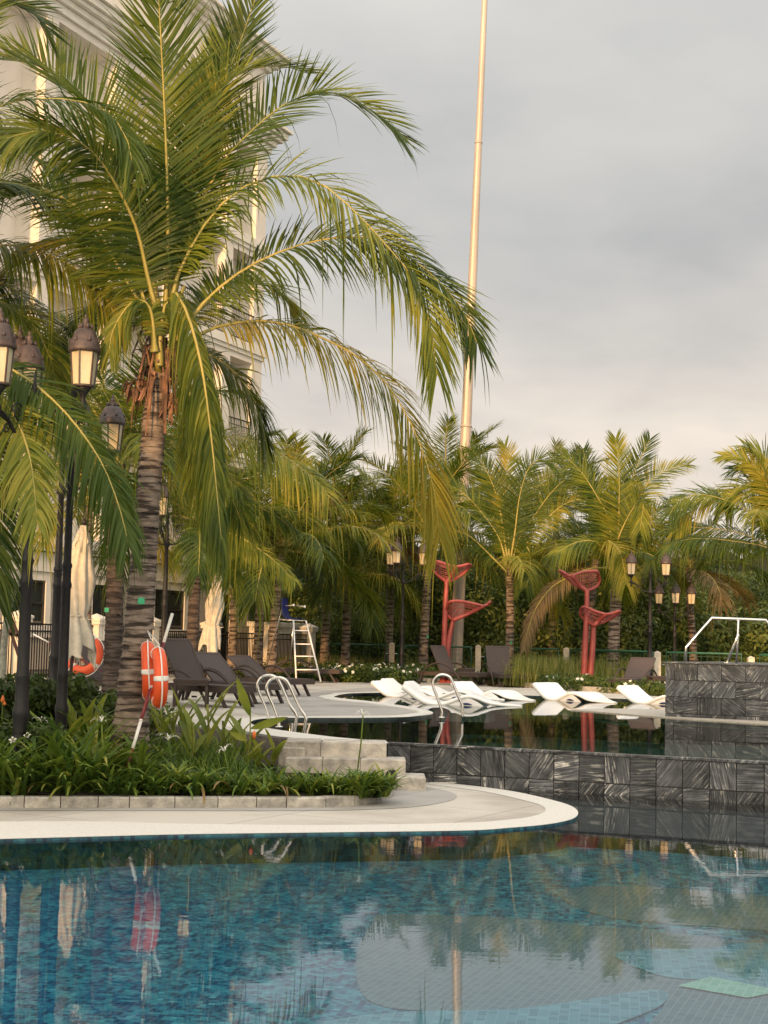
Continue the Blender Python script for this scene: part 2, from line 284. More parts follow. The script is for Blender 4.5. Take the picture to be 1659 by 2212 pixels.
# ------------------------------------------------------------------ mesh builder
ORG = {}
class MB:
    def __init__(s): s.v = []; s.f = []; s.mi = []; s.sm = []
    def add(s, vs, fs, mi=0, smooth=False):
        o = len(s.v); s.v += [tuple(v) for v in vs]; s.f += [tuple(i + o for i in f) for f in fs]
        s.mi += [mi] * len(fs); s.sm += [smooth] * len(fs); return s
    def box(s, a, b, mi=0):
        x0, y0, z0 = a; x1, y1, z1 = b
        return s.add([(x0, y0, z0), (x1, y0, z0), (x1, y1, z0), (x0, y1, z0), (x0, y0, z1), (x1, y0, z1), (x1, y1, z1), (x0, y1, z1)],
                     [(0, 3, 2, 1), (4, 5, 6, 7), (0, 1, 5, 4), (1, 2, 6, 5), (2, 3, 7, 6), (3, 0, 4, 7)], mi)
    def cbox(s, a, b, c=.01, mi=0):                 # box with chamfered top edges
        x0, y0, z0 = a; x1, y1, z1 = b
        v = [(x0, y0, z0), (x1, y0, z0), (x1, y1, z0), (x0, y1, z0), (x0, y0, z1 - c), (x1, y0, z1 - c), (x1, y1, z1 - c), (x0, y1, z1 - c),
             (x0 + c, y0 + c, z1), (x1 - c, y0 + c, z1), (x1 - c, y1 - c, z1), (x0 + c, y1 - c, z1)]
        f = [(0, 3, 2, 1), (8, 9, 10, 11)]
        for i in range(4):
            j = (i + 1) % 4; f += [(i, j, j + 4, i + 4), (i + 4, j + 4, j + 8, i + 8)]
        return s.add(v, f, mi)
    def obox(s, p, q, w, h, up=(0, 0, 1), mi=0):    # bar from p to q
        p = Vector(p); q = Vector(q); t = (q - p).normalized(); a = t.cross(Vector(up))
        if a.length < 1e-4: a = t.cross(Vector((1, 0, 0)))
        a.normalize(); b = a.cross(t)
        vs = []
        for c in (p, q):
            for i, j in ((-1, -1), (1, -1), (1, 1), (-1, 1)): vs.append(c + a * i * w / 2 + b * j * h / 2)
        return s.add(vs, [(0, 1, 2, 3), (7, 6, 5, 4), (0, 4, 5, 1), (1, 5, 6, 2), (2, 6, 7, 3), (3, 7, 4, 0)], mi)
    def tube(s, pts, r, n=8, mi=0, close=False, flat=1.0):
        pts = [Vector(p) for p in pts]; m = len(pts)
        rs = r if isinstance(r, (list, tuple)) else [r] * m
        vs = []; prev = None
        for i in range(m):
            if close: t = pts[(i + 1) % m] - pts[i - 1]
            else: t = pts[min(i + 1, m - 1)] - pts[max(i - 1, 0)]
            t.normalize()
            if prev is None:
                a = t.cross(Vector((0, 0, 1)))
                if a.length < .1: a = t.cross(Vector((0, 1, 0)))
            else: a = prev - t * prev.dot(t)
            a.normalize(); prev = a; b = t.cross(a)
            for k in range(n):
                th = 2 * math.pi * k / n; vs.append(pts[i] + (a * math.cos(th) + b * math.sin(th) * flat) * rs[i])
        fs = []
        for i in range(m if close else m - 1):
            j = (i + 1) % m
            for k in range(n): l = (k + 1) % n; fs.append((i * n + k, i * n + l, j * n + l, j * n + k))
        if not close: fs += [tuple(range(n - 1, -1, -1)), tuple((m - 1) * n + k for k in range(n))]
        return s.add(vs, fs, mi, True)
    def lathe(s, prof, n=16, c=(0, 0, 0), mi=0, rot=0, smooth=True):
        vs = []; c = Vector(c)
        for r, z in prof:
            for k in range(n):
                th = 2 * math.pi * k / n + rot; vs.append(c + Vector((math.cos(th) * r, math.sin(th) * r, z)))
        fs = []
        for i in range(len(prof) - 1):
            for k in range(n): l = (k + 1) % n; fs.append((i * n + k, i * n + l, i * n + n + l, i * n + n + k))
        fs += [tuple(range(n - 1, -1, -1)), tuple((len(prof) - 1) * n + k for k in range(n))]
        return s.add(vs, fs, mi, smooth)
    def poly(s, loops, z, depth=0, mi=0, smi=None):           # flat sheet (loops: outer + holes), with a skirt when depth > 0
        loops = [[Vector((p[0], p[1], 0)) for p in l] for l in loops]
        tri = tessellate_polygon(loops); flat = [p for l in loops for p in l]
        vs = [(p.x, p.y, z) for p in flat]; fs = []
        for t in tri:
            a, b, c = (flat[i] for i in t)
            fs.append(tuple(t) if (b - a).cross(c - a).z > 0 else tuple(reversed(t)))
        s.add(vs, fs, mi)
        if depth:
            for l in loops:
                n = len(l)
                s.add([(p.x, p.y, z) for p in l] + [(p.x, p.y, z - depth) for p in l], [(i, (i + 1) % n, n + (i + 1) % n, n + i) for i in range(n)], mi if smi is None else smi)
        return s
    def mesh(s, name, mats, off=(0, 0, 0)):
        me = bpy.data.meshes.new(name)
        v = np.array(s.v, dtype=float) - np.array(off); me.from_pydata(v.tolist(), [], s.f)
        for m in (mats if isinstance(mats, (list, tuple)) else [mats]): me.materials.append(m)
        me.polygons.foreach_set('material_index', s.mi); me.polygons.foreach_set('use_smooth', s.sm)
        me.update(); return me
    def build(s, name, mats, parent=None, local=False, loc=None):
        org = Vector((0, 0, 0)) if local else (ORG.get(parent.name, Vector((0, 0, 0))) if parent else Vector((0, 0, 0)))
        if loc is not None and not parent: org = Vector(loc)
        o = bpy.data.objects.new(name, s.mesh(name, mats, org)); COL.objects.link(o)
        if parent: o.parent = parent; ORG[o.name] = org
        elif loc is not None: o.location = loc
        return o
def tag(o, label=None, cat=None, group=None, kind=None):
    for k, v in (('label', label), ('category', cat), ('group', group), ('kind', kind)):
        if v: o[k] = v
    return o
def thing(name, loc, label, cat, group=None, rz=0):
    o = bpy.data.objects.new(name, None); COL.objects.link(o); o.location = loc; o.rotation_euler = (0, 0, rz)
    o.empty_display_size = .2; ORG[o.name] = Vector(loc)
    return tag(o, label, cat, group)
def copy_tree(o, parent=None):
    c = o.copy(); COL.objects.link(c); c.parent = parent
    for ch in list(o.children): copy_tree(ch, c)
    return c
def inst(name, me, parent=None, loc=(0, 0, 0), rot=(0, 0, 0), scale=(1, 1, 1)):
    o = bpy.data.objects.new(name, me); COL.objects.link(o); o.parent = parent; o.location = loc; o.rotation_euler = rot; o.scale = scale
    return o
def spline(pts, n=8, closed=False):
    P = [Vector(p) for p in pts]; m = len(P); out = []
    for i in range(m if closed else m - 1):
        g = (lambda k: P[k % m]) if closed else (lambda k: P[max(0, min(m - 1, k))])
        a, b, c, d = g(i - 1), g(i), g(i + 1), g(i + 2)
        for k in range(n):
            t = k / n; out.append(.5 * ((2 * b) + (c - a) * t + (2 * a - 5 * b + 4 * c - d) * t * t + (3 * b - a - 3 * c + d) * t ** 3))
    if not closed: out.append(P[-1].copy())
    return out
def np_mesh(name, V, F, mats, mi=None):
    me = bpy.data.meshes.new(name); V = np.asarray(V, np.float32); F = np.asarray(F, np.int32)
    me.vertices.add(len(V)); me.vertices.foreach_set('co', V.ravel())
    me.loops.add(F.size); me.loops.foreach_set('vertex_index', F.ravel())
    me.polygons.add(len(F)); me.polygons.foreach_set('loop_start', np.arange(len(F), dtype=np.int32) * F.shape[1])
    for m in (mats if isinstance(mats, (list, tuple)) else [mats]): me.materials.append(m)
    if mi is not None: me.polygons.foreach_set('material_index', np.asarray(mi, np.int32))
    me.update(calc_edges=True); return me
# ------------------------------------------------------------------ setting: ground, decks, pools
ZL, ZW1, ZW2 = -.46, -.478, -.035
zf1 = -.70
def pz(pts, z): return [at_z(x, y, z) for x, y in pts]
def sheet(name, pts, z, m, depth=0, kind='structure', parent=None, n=0, holes=()):
    if n: pts = spline(pts, n, True)
    b = MB(); b.poly([pts] + list(holes), z, depth)
    o = b.build(name, m, parent)
    if not parent: tag(o, kind=kind)
    return o
# far ground reaching the horizon
sheet('ground', [(-400, 41, 0), (400, 41, 0), (900, 1500, 0), (-900, 1500, 0)], -.03, m_lawn)
# lower pool floor, in pieces of mosaic of several colours
sheet('pool_floor', [(-30, -4, 0), (30, -4, 0), (30, 20, 0), (-30, 20, 0)], zf1, m_blue)
gp = pz([(829, 1976), (980, 1979), (1130, 1986), (1280, 2001), (1420, 2012), (1560, 2030), (1700, 2050), (1700, 2330), (1330, 2330), (1440, 2165), (1370, 2144), (1140, 2179), (930, 2186), (790, 2158), (770, 2060), (800, 2000)], zf1)
fl = sheet('grey_floor_band', spline(gp, 6, True), zf1 + .004, m_greym)
gp2 = pz([(1205, 1931), (1254, 1916), (1379, 1916), (1500, 1924), (1700, 1945), (1750, 2010), (1500, 2000), (1340, 1986), (1250, 1962)], zf1)
sheet('grey_floor_oval', spline(gp2, 6, True), zf1 + .004, m_greym)
gp3 = pz([(1330, 2061), (1529, 2051), (1600, 2040), (1700, 2050), (1700, 2150), (1545, 2122), (1425, 2110)], zf1)
sheet('light_blue_floor_patch', spline(gp3, 5, True), zf1 + .008, m_cyan)
gp4 = pz([(760, 2200), (860, 2190), (960, 2186), (1140, 2180), (1370, 2145), (1440, 2146), (1420, 2180), (1300, 2230), (1150, 2330), (600, 2330), (640, 2230)], zf1)
sheet('light_blue_floor_band', spline(gp4, 5, True), zf1 + .008, m_cyan)
gp5 = pz([(1464, 2134), (1534, 2114), (1690, 2145), (1615, 2160)], zf1)
sheet('pale_green_floor_panel', gp5, zf1 + .012, m_greenm)
# lower pool water
w1 = sheet('water', [(-30, -4, 0), (30, -4, 0), (30, 17.6, 0), (-30, 17.6, 0)], ZW1, m_water1)
# submerged dark marble ledge at the foot of the weir
led = pz([(900, 1700), (1100, 1830 - 45), (1245, 1796), (1380, 1803), (1720, 1826), (1800, 1700)], -.56)
sheet('submerged_marble_ledge', led, -.56, m_grout, .2)

# lower deck: outline, white edge, grey band
outer = [(-60, 1815), (200, 1808), (400, 1803), (700, 1799), (1000, 1795), (1100, 1789), (1185, 1781), (1235, 1770), (1249, 1757), (1238, 1744), (1205, 1732), (1120, 1712), (1030, 1699), (930, 1689)]
inner = [(-60, 1776), (200, 1775), (400, 1780), (700, 1783), (1000, 1778), (1090, 1772), (1140, 1766), (1172, 1757), (1178, 1748), (1165, 1739), (1130, 1729), (1060, 1713), (1000, 1704), (925, 1694)]
O3 = spline(pz(outer, ZL), 6); I3 = spline(pz(inner, ZL), 6)
back = [at_z(840, 1680, ZL), at_z(400, 1660, ZL), at_z(-200, 1660, ZL), at_z(-200, 1815, ZL)]
b = MB(); b.poly([list(reversed(O3)) + list(reversed(back))], ZL, .60, 0, 1); o = tag(b.build('lower_deck', [m_deck, m_bluew]), kind='structure')
b = MB(); b.poly([list(reversed(O3)) + I3], ZL + .004); tag(b.build('white_deck_edge', m_edge), kind='structure')
band = [(-60, 1752), (300, 1752), (650, 1752), (800, 1749), (900, 1743), (960, 1733), (985, 1724), (978, 1713), (930, 1702), (870, 1696), (820, 1690), (700, 1700), (-60, 1700)]
b = MB(); b.poly([spline(pz(band[:10], ZL), 5) + pz(band[10:], ZL)], ZL + .004); tag(b.build('grey_deck_band', m_deckg), kind='structure')

# upper pool outline (inner water edge), traced on the deck level
pool_n = [(837, 1603), (700, 1590), (577, 1573), (552, 1567), (541, 1562), (548, 1556), (584, 1551), (667, 1551), (760, 1551), (850, 1550), (900, 1547), (930, 1543.5), (936, 1540), (925, 1535), (897, 1529), (850, 1521.5), (804, 1515.5), (745, 1509.5), (722, 1505), (733, 1500.5), (760, 1498), (804, 1496.5), (1000, 1498), (1250, 1506)]
PN = pz(pool_n, 0)
PN2 = [PN[0]] + spline(PN[1:13], 4)[:-1] + spline(PN[12:], 4) + pz([(1440, 1513), (1800, 1524)], 0)
ret = [at_z(-400, 1561, 0), at_z(345, 1561, 0), at_z(484, 1577, 0), at_z(600, 1589, 0), at_z(616, 1594, 0), at_z(838, 1604.5, 0)]
far_r = [Vector((16, 40, 0)), Vector((16, 42, 0)), Vector((-30, 60, 0)), Vector((-30, 25, 0))]
b = MB(); b.poly([ret + PN2 + far_r], 0, 1.0, 0, 1); tag(b.build('upper_deck', [m_deck, m_dkw]), kind='structure')
# white copings round the upper pool
co_near_out = pz([(837, 1606.5), (760, 1603), (650, 1596), (577, 1588), (500, 1573), (486, 1564), (505, 1556), (560, 1549), (667, 1547)], 0)
co_near_in = pz([(837, 1603), (760, 1596), (700, 1590), (577, 1573), (541, 1562), (560, 1554), (610, 1551), (640, 1551), (667, 1551)], 0)
b = MB(); b.poly([spline(co_near_out, 5) + list(reversed(spline(co_near_in, 5)))], .004); tag(b.build('near_pool_coping', m_edge), kind='structure')
fo = pz([(667, 1551), (850, 1550), (900, 1547), (936, 1540), (897, 1529), (804, 1515.5), (745, 1509.5), (722, 1505), (760, 1498), (860, 1496.5)], 0)
fi = pz([(667, 1547), (840, 1546), (885, 1542.5), (905, 1538.5), (880, 1531.5), (795, 1519), (720, 1512), (689, 1504), (735, 1496.5), (860, 1493.5)], 0)
b = MB(); b.poly([spline(fo, 5) + list(reversed(spline(fi, 5)))], .004); tag(b.build('finger_coping', m_edge), kind='structure')
fg = pz([(560, 1546), (667, 1546), (840, 1545), (882, 1541.5), (900, 1538.5), (876, 1532.5), (793, 1520), (716, 1513), (684, 1504), (735, 1495.5), (860, 1492), (1000, 1493), (1000, 1486), (780, 1486), (640, 1500), (520, 1530)], 0)
b = MB(); b.poly([fg], .004); tag(b.build('grey_finger_paving', m_deckg), kind='structure')
# upper pool basin and water
b = MB(); b.poly([[at_z(535, 1569, 0), at_z(842, 1607, 0), Vector((18, 14.6, 0)), Vector((18, 40, 0)), at_z(1000, 1494, 0), at_z(700, 1499, 0)]], -.9)
b.build('upper_pool_floor', m_dkm)['kind'] = 'structure'
W0 = at_z(838, 1604, ZW2); W1 = at_z(1659, 1646, ZW2); wd = (W1 - W0).normalized(); W2 = W0 + wd * 14
wn = Vector((wd.y, -wd.x, 0))                      # towards the camera
uw = [W0 + wn * .0] + [Vector((p.x, p.y, 0)) for p in PN2[1:-2]] + [Vector((16, 39, 0)), W2]
b = MB(); b.poly([[Vector((p.x, p.y, 0)) for p in [W0] + PN2[1:] + [Vector((18, 39, 0)), W2]]], ZW2)
tag(b.build('upper_water', m_water2), kind='structure')
for o in bpy.data.objects:
    if o.name == 'upper_pool_floor': pass

# weir wall of black marble tiles
wr = thing('weir_wall', (W0.x, W0.y, 0), 'long black veined marble weir wall under the upper pool edge', 'pool wall')
b = MB(); b.obox(W0 + wn * -.10 + Vector((0, 0, -.5)), W2 + wn * -.10 + Vector((0, 0, -.5)), .16, .96); b.build('wall_core', m_grout, wr)
def tile_mesh(w, h, t=.02, c=.003):
    m = MB(); m.add([(-w/2, 0, -h/2), (w/2, 0, -h/2), (w/2, 0, h/2), (-w/2, 0, h/2), (-w/2 + c, -t, -h/2 + c), (w/2 - c, -t, -h/2 + c), (w/2 - c, -t, h/2 - c), (-w/2 + c, -t, h/2 - c)],
          [(4, 5, 6, 7), (0, 1, 5, 4), (1, 2, 6, 5), (2, 3, 7, 6), (3, 0, 4, 7)]); return m.mesh('marble_tile', m_marble)
ang_w = math.atan2(wd.y, wd.x)
tw = .285
for r_, (zc_, hh) in enumerate(((-.205, .295), (-.43, .150), (-.60, .185))):
    me = tile_mesh(tw - .005, hh - .005)
    for k in range(30):
        p = W0 + wd * (tw * (k + .5)) + wn * (-.02 + random.uniform(-.003, .003))
        o = inst('marble_tile', me, wr, (p.x - W0.x, p.y - W0.y, zc_), (0, 0, ang_w + random.choice((0,))))
mc = MB(); mc.cbox((-.16, -.05, -.014), (.16, .06, .014), .004); mc = mc.mesh('coping_tile', m_marble)
for k in range(26):
    p = W0 + wd * (.325 * (k + .5)) + wn * -.03
    inst('coping_tile', mc, wr, (p.x - W0.x, p.y - W0.y, ZW2 - .008 + random.uniform(-.001, .001)), (0, 0, ang_w))

# raised spa block
B0 = at_z(1436, 1545, 0); B1 = at_z(1659, 1555, 0); bd = (B1 - B0).normalized(); bn = Vector((bd.y, -bd.x, 0)); ang_b = math.atan2(bd.y, bd.x)
sb = thing('raised_spa', (B0.x, B0.y, 0), 'raised spa block clad in black veined marble tiles at the right edge', 'raised pool', rz=ang_b)
b = MB(); b.box((0.02, .02, -.3), (5.6, 3.2, .862)); b.build('spa_body', m_grout, sb, True)
me = tile_mesh(.395, .268)
for r_ in range(4):
    off = (.17, 0, .17, 0)[r_]
    k = 0; x = -off if off else 0
    xs = 0.0
    ws = ([.16] if r_ == 0 else [.4] if r_ == 1 else [.155] if r_ == 2 else [.4])
    while xs < 5.5:
        w = ws[k] if k < len(ws) else .4
        if r_ < 3: z0, h = .862 - .274 * (r_ + 1), .274
        else: z0, h = -.08, .12
        if w == .4 and r_ < 3: mm = me
        else: mm = tile_mesh(w - .005, h - .005)
        inst('marble_tile', mm, sb, (xs + w / 2, random.uniform(.016, .021), z0 + h / 2), (0, 0, 0)); xs += w; k += 1
sd_m = tile_mesh(.395, .268)
for r_ in range(3):
    for k in range(7): inst('marble_tile', sd_m, sb, (.02, 3.2 - .4 * (k + .5), .862 - .274 * (r_ + .5)), (0, 0, -math.pi / 2))
b = MB(); b.cbox((-.03, -.03, .864), (5.6, 3.2, .888), .006); b.build('rim_coping', m_marble, sb, True)
# flush pale shelf at the foot of the spa
shelf = pz([(1232, 1533), (1300, 1530.5), (1380, 1531), (1440, 1533), (1750, 1544), (1750, 1568), (1659, 1563.5), (1500, 1553.5), (1400, 1546), (1300, 1538)], -.02)
b = MB(); b.poly([shelf], -.018, .12); tag(b.build('stone_pool_shelf', mat('shelf_stone', (.50, .46, .39), (.36, .33, .28), .6, scale=6, stretch=(1, 4, 1))), kind='structure')

# steps from the lower deck
st = thing('stone_steps', (0, 17.1, ZL), 'three worn pale stone steps beside the marble weir', 'steps')
def stone_row(name, pts_px, z1, z0, Y0, Y1, parent, m, jit=.004):
    for (xa, xb) in pts_px:
        A = at_y(xa, 1500, Y0).x; B = at_y(xb, 1500, Y0).x
        b = MB(); b.cbox((A + .003, Y0 + random.uniform(-jit, jit), z0), (B - .003, Y1, z1 + random.uniform(-.002, .002)), .012); b.build(name, m, parent)
stone_row('step_stone', [(616, 696), (696, 838)], .006, -.16, 17.06, 17.6, st, m_stone)
stone_row('step_stone', [(620, 700), (700, 782), (782, 880)], -.155, -.32, 16.83, 17.3, st, m_stone)
stone_row('step_stone', [(700, 800), (800, 860), (860, 924)], -.315, ZL - .02, 16.56, 17.1, st, m_stone)
# retaining wall of dark stones, left of the steps
rw = thing('retaining_wall', (-3, 18.5, -.4), 'low dark stone retaining wall behind the canna plants', 'retaining wall')
ra, rb = at_z(345, 1561, 0), at_z(616, 1592, 0)
rd = (rb - ra); L = rd.length; rd.normalize()
m3 = [MB().cbox((-.195, -.09, -.105), (.195, .09, .105), .012).mesh('wall_stone', m_stone_d), MB().cbox((-.295, -.09, -.105), (.295, .09, .105), .012).mesh('wall_stone', m_stone_d)]
for r_ in range(2):
    s = -.2 * r_
    while s < L:
        k = random.random() < .5; w = .6 if k else .4
        p = ra + rd * (s + w / 2)
        inst('wall_stone', m3[k], rw, (p.x + 3, p.y - 18.5 + random.uniform(-.01, .01), -.105 - .215 * r_ + .4), (0, 0, math.atan2(rd.y, rd.x))); s += w
ext = MB(); ext.box((at_z(-300, 1561, 0).x, ra.y - .1, -.5), (ra.x, ra.y + .1, -.003)); ext.build('wall_run', m_stone_d, rw)
q = MB(); A = at_y(608, 1500, 17.2); B = at_y(664, 1500, 17.2); q.cbox((A.x, 17.0, ZL), (B.x, 17.5, -.06), .012); q.build('end_block', m_stone, rw)

# planting bed soil
def bedz(Y, x=-3.0):
    k = min(1, max(0, (-1.25 - x) / 1.0)); return -.37 + k * (.25 * min(1, max(0, (Y - 14.6) / 1.8)) + .06 * min(1, max(0, (Y - 16.4) / 3)))
kerb_px = [(-260, 1747), (-60, 1746), (150, 1746), (400, 1746), (600, 1745.5), (700, 1745), (762, 1742), (806, 1736), (836, 1728), (849, 1719), (846, 1711), (828, 1704), (800, 1699)]
KP = spline(pz(kerb_px, ZL), 10)
bx = MB(); gx = [x * .35 for x in range(-24, 3)]; gy = [14.1 + .3 * i for i in range(21)]
vs = [(x, y, bedz(y, x) + random.uniform(-.02, .02)) for y in gy for x in gx]; nx = len(gx)
def in_bed(x, y):
    p = [i for i in KP]; j = 0
    # distance to kerb line: inside when behind the kerb and before the steps / wall
    ys = [kp.y for kp in KP if abs(kp.x - x) < .25]
    if not ys: return False
    if y < min(ys) + .22: return False
    if x > at_y(616, 1500, 17).x: return y < 16.75 and x < .0
    t = (x - ra.x) / (rb.x - ra.x); wy = ra.y + (rb.y - ra.y) * max(0, min(1, t))
    return y < wy - .1
fs = []
for j in range(len(gy) - 1):
    for i in range(nx - 1):
        if in_bed((gx[i] + gx[i + 1]) / 2, (gy[j] + gy[j + 1]) / 2): fs.append((j * nx + i, j * nx + i + 1, j * nx + nx + i + 1, j * nx + nx + i))
bx.add(vs, fs); tag(bx.build('planting_bed', m_soil), kind='structure')
# kerb stones
kb = thing('bed_kerb', (KP[40].x, KP[40].y, ZL), 'curving kerb of grey stone blocks around the planting bed', 'kerb')
acc = 0; seg = [KP[0]]; cuts = []
dist = [0]
for i in range(1, len(KP)): dist.append(dist[-1] + (KP[i] - KP[i - 1]).length)
def kpt(s):
    s = max(0, min(dist[-1] - 1e-4, s))
    for i in range(1, len(KP)):
        if dist[i] >= s: t = (s - dist[i - 1]) / (dist[i] - dist[i - 1]); return KP[i - 1].lerp(KP[i], t), (KP[i] - KP[i - 1]).normalized()
s = 0
while s < dist[-1] - .1:
    w = random.uniform(.26, .42) if s < dist[-1] - 2 else .2
    a, ta = kpt(s + .004); c, tcn = kpt(min(dist[-1], s + w) - .004); mid, tm = kpt(s + w / 2)
    b = MB(); dz = random.uniform(-.004, .004); vs = []
    for p, t in ((a, ta), (mid, tm), (c, tcn)):
        n = Vector((-t.y, t.x, 0)); j = random.uniform(-.003, .003)
        for q, z in ((p + n * j, ZL), (p + n * j, ZL + .088 + dz), (p + n * (.014 + j), ZL + .10 + dz), (p + n * .135, ZL + .10 + dz), (p + n * .15, ZL + .085 + dz), (p + n * .15, ZL)):
            vs.append((q.x, q.y, z))
    fs = [(0, 1, 2, 3, 4, 5), (17, 16, 15, 14, 13, 12)]
    for i in range(2):
        for k in range(5): fs.append((i * 6 + k, i * 6 + 6 + k, i * 6 + 7 + k, i * 6 + k + 1))
    b.add(vs, fs); b.build('kerb_stone', m_kerb, kb); s += w

# far planting strip with kerb
fk = pz([(330, 1443), (450, 1450), (607, 1461), (700, 1466), (900, 1474), (1000, 1477), (1113, 1484), (1335, 1498), (1440, 1502), (1760, 1512)], 0)
FK = spline(fk, 6)
strip = FK + [Vector((16, 70, 0)), Vector((-3, 70, 0)), Vector((-12, 50, 0))]
b = MB(); b.poly([strip], .06, .1); tag(b.build('far_planting_bed', m_lawn), kind='structure')
kb2 = thing('far_kerb', (FK[20].x, FK[20].y, 0), 'low pale stone kerb running along the far planting bed', 'kerb')
for i in range(len(FK) - 1):
    p, q_ = FK[i], FK[i + 1]; L = (q_ - p).length; n_ = max(1, round(L / .8))
    for k in range(n_):
        a = p.lerp(q_, k / n_); c = p.lerp(q_, (k + 1) / n_); t = (c - a).normalized()
        b = MB(); b.obox(a + t * .004 + Vector((0, 0, .06)), c - t * .004 + Vector((0, 0, .06)), .14, .13); b.build('kerb_stone', m_kerb, kb2)
# ------------------------------------------------------------------ palms
def frond_arrays(sp, nl=80, ll=.6, width=.028, face=0.0, lift=.15, droop=.55, seg=3, s0=.13, r0=.022, a0=72, a1=28, seed=0, ragged=.08, sag=0, refv=None):
    g = np.random.default_rng(seed)
    sp = np.array([tuple(p) for p in sp], float)
    d = np.r_[0, np.cumsum(np.linalg.norm(np.diff(sp, axis=0), axis=1))]; L = d[-1]
    def P(s): return np.stack([np.interp(s * L, d, sp[:, k]) for k in range(3)], -1)
    def nrm(v): return v / np.maximum(np.linalg.norm(v, axis=-1, keepdims=True), 1e-6)
    ref = np.array([0, -math.sin(R(face)), math.cos(R(face))]) if refv is None else np.array(refv, float)
    def frame(s):
        T = nrm(P(np.minimum(s + .01, 1)) - P(np.maximum(s - .01, 0)))
        S = nrm(np.cross(T, ref)); return T, S, np.cross(S, T)
    V = []; F = []; MI = []
    # rachis
    m = 18; s = np.linspace(0, 1, m); T, S, U = frame(s); C = P(s); rr = r0 * (1 - .86 * s) + r0 * .9 * np.exp(-s * 18)
    for a in (0, 1, 2, 3):
        th = a * math.pi / 2
        V.append(C + (S * math.cos(th) * 1.25 + U * math.sin(th) * .8) * rr[:, None])
    for i in range(m - 1):
        for a in range(4):
            b = (a + 1) % 4; F.append((a * m + i, b * m + i, b * m + i + 1, a * m + i + 1)); MI.append(0)
    V = [np.concatenate(V)]; base = 4 * m
    s = np.linspace(s0, .995, nl)
    for side in (-1, 1):
        ss = np.clip(s + g.normal(0, .002, nl), 0, 1)
        T, S, U = frame(ss); C = P(ss)
        x = (ss - s0) / (1 - s0)
        prof = np.interp(x, [0, .08, .3, .6, .85, 1], [.45, .75, 1, .95, .74, .5])
        l = ll * prof * (1 + g.normal(0, ragged, nl)); al = np.radians(np.interp(x, [0, 1], [a0, a1]) + g.normal(0, 3.5, nl))
        # leaflets hold together in small bunches, as the wind leaves them
        lf = lift + g.normal(0, .07, nl) + .10 * np.sin(x * 23 + seed)
        D = nrm(T * np.cos(al)[:, None] + S * side * np.sin(al)[:, None] + U * lf[:, None])
        dr = droop * (1 + g.normal(0, .25, nl)) + .9 * (g.random(nl) < .05)
        W = nrm(np.cross(D, U)); 
        W = nrm(W + U * (g.normal(0, .28, nl) + .25)[:, None])
        t = np.linspace(0, 1, seg + 1)
        wp = width * np.interp(t, [0, .15, .5, .85, 1], [.5, 1, .9, .45, .04])
        pts = C[:, None, :] + D[:, None, :] * (l[:, None] * t)[:, :, None]
        z = -(dr * l)[:, None] * t ** 2
        pts[:, :, 2] += z
        shrink = (dr[:, None] * .35 * t ** 2)[:, :, None]
        pts -= D[:, None, :] * np.array([1, 1, 0]) * l[:, None, None] * shrink
        A = pts + W[:, None, :] * wp[None, :, None] / 2; B = pts - W[:, None, :] * wp[None, :, None] / 2
        V.append(np.stack([A, B], 2).reshape(-1, 3))
        k = np.arange(nl)[:, None] * (seg + 1) * 2 + np.arange(seg)[None, :] * 2 + base
        q = np.stack([k, k + 1, k + 3, k + 2], -1).reshape(-1, 4)
        F += q.tolist(); MI += [1] * len(q); base += nl * (seg + 1) * 2
    return np.concatenate(V), F, MI
def frond_ob(sp, parent, lm=None, **k):
    org = ORG[parent.name]
    V, F, MI = frond_arrays(sp, **k)
    o = bpy.data.objects.new('frond', np_mesh('frond', V - np.array(org), F, [m_rachis, lm or m_leaf], MI)); COL.objects.link(o); o.parent = parent
    return o
# shared frond shapes for the palms further off: unit length curves leaving the crown at various elevations
def arc_spine(el, bend, L=1.0, n=14, side=0.0):
    p = Vector((0, 0, 0)); out = [p.copy()]; e = R(el); yaw = 0
    for i in range(n):
        t = i / n; p = p + Vector((math.cos(e) * math.cos(yaw), math.cos(e) * math.sin(yaw), math.sin(e))) * (L / n); out.append(p.copy())
        e -= R(bend) * (1.0 / n) * (.35 + 1.3 * t); yaw += side / n
    return out
VAR = {}
def frond_var(el, k, lm, key):
    kk = (el, k, key)
    if kk not in VAR:
        bend = {82: 28, 62: 52, 42: 82, 22: 85, 0: 75, -25: 55, -50: 30}[el]
        sp = arc_spine(el, bend + 12 * (k - 1), 2.6, side=.35 * (k - 1))
        V, F, MI = frond_arrays(sp, nl=100, ll=.84, width=.026, lift=.2, droop=.46 if el < 60 else .2, seg=3, r0=.03, seed=el + 91 * k + 107, refv=(-.001, 0, 1) if el < 80 else (-1, 0, .2), ragged=.2)
        VAR[kk] = np_mesh('frond', V, F, [m_rachis, lm], MI)
    return VAR[kk]
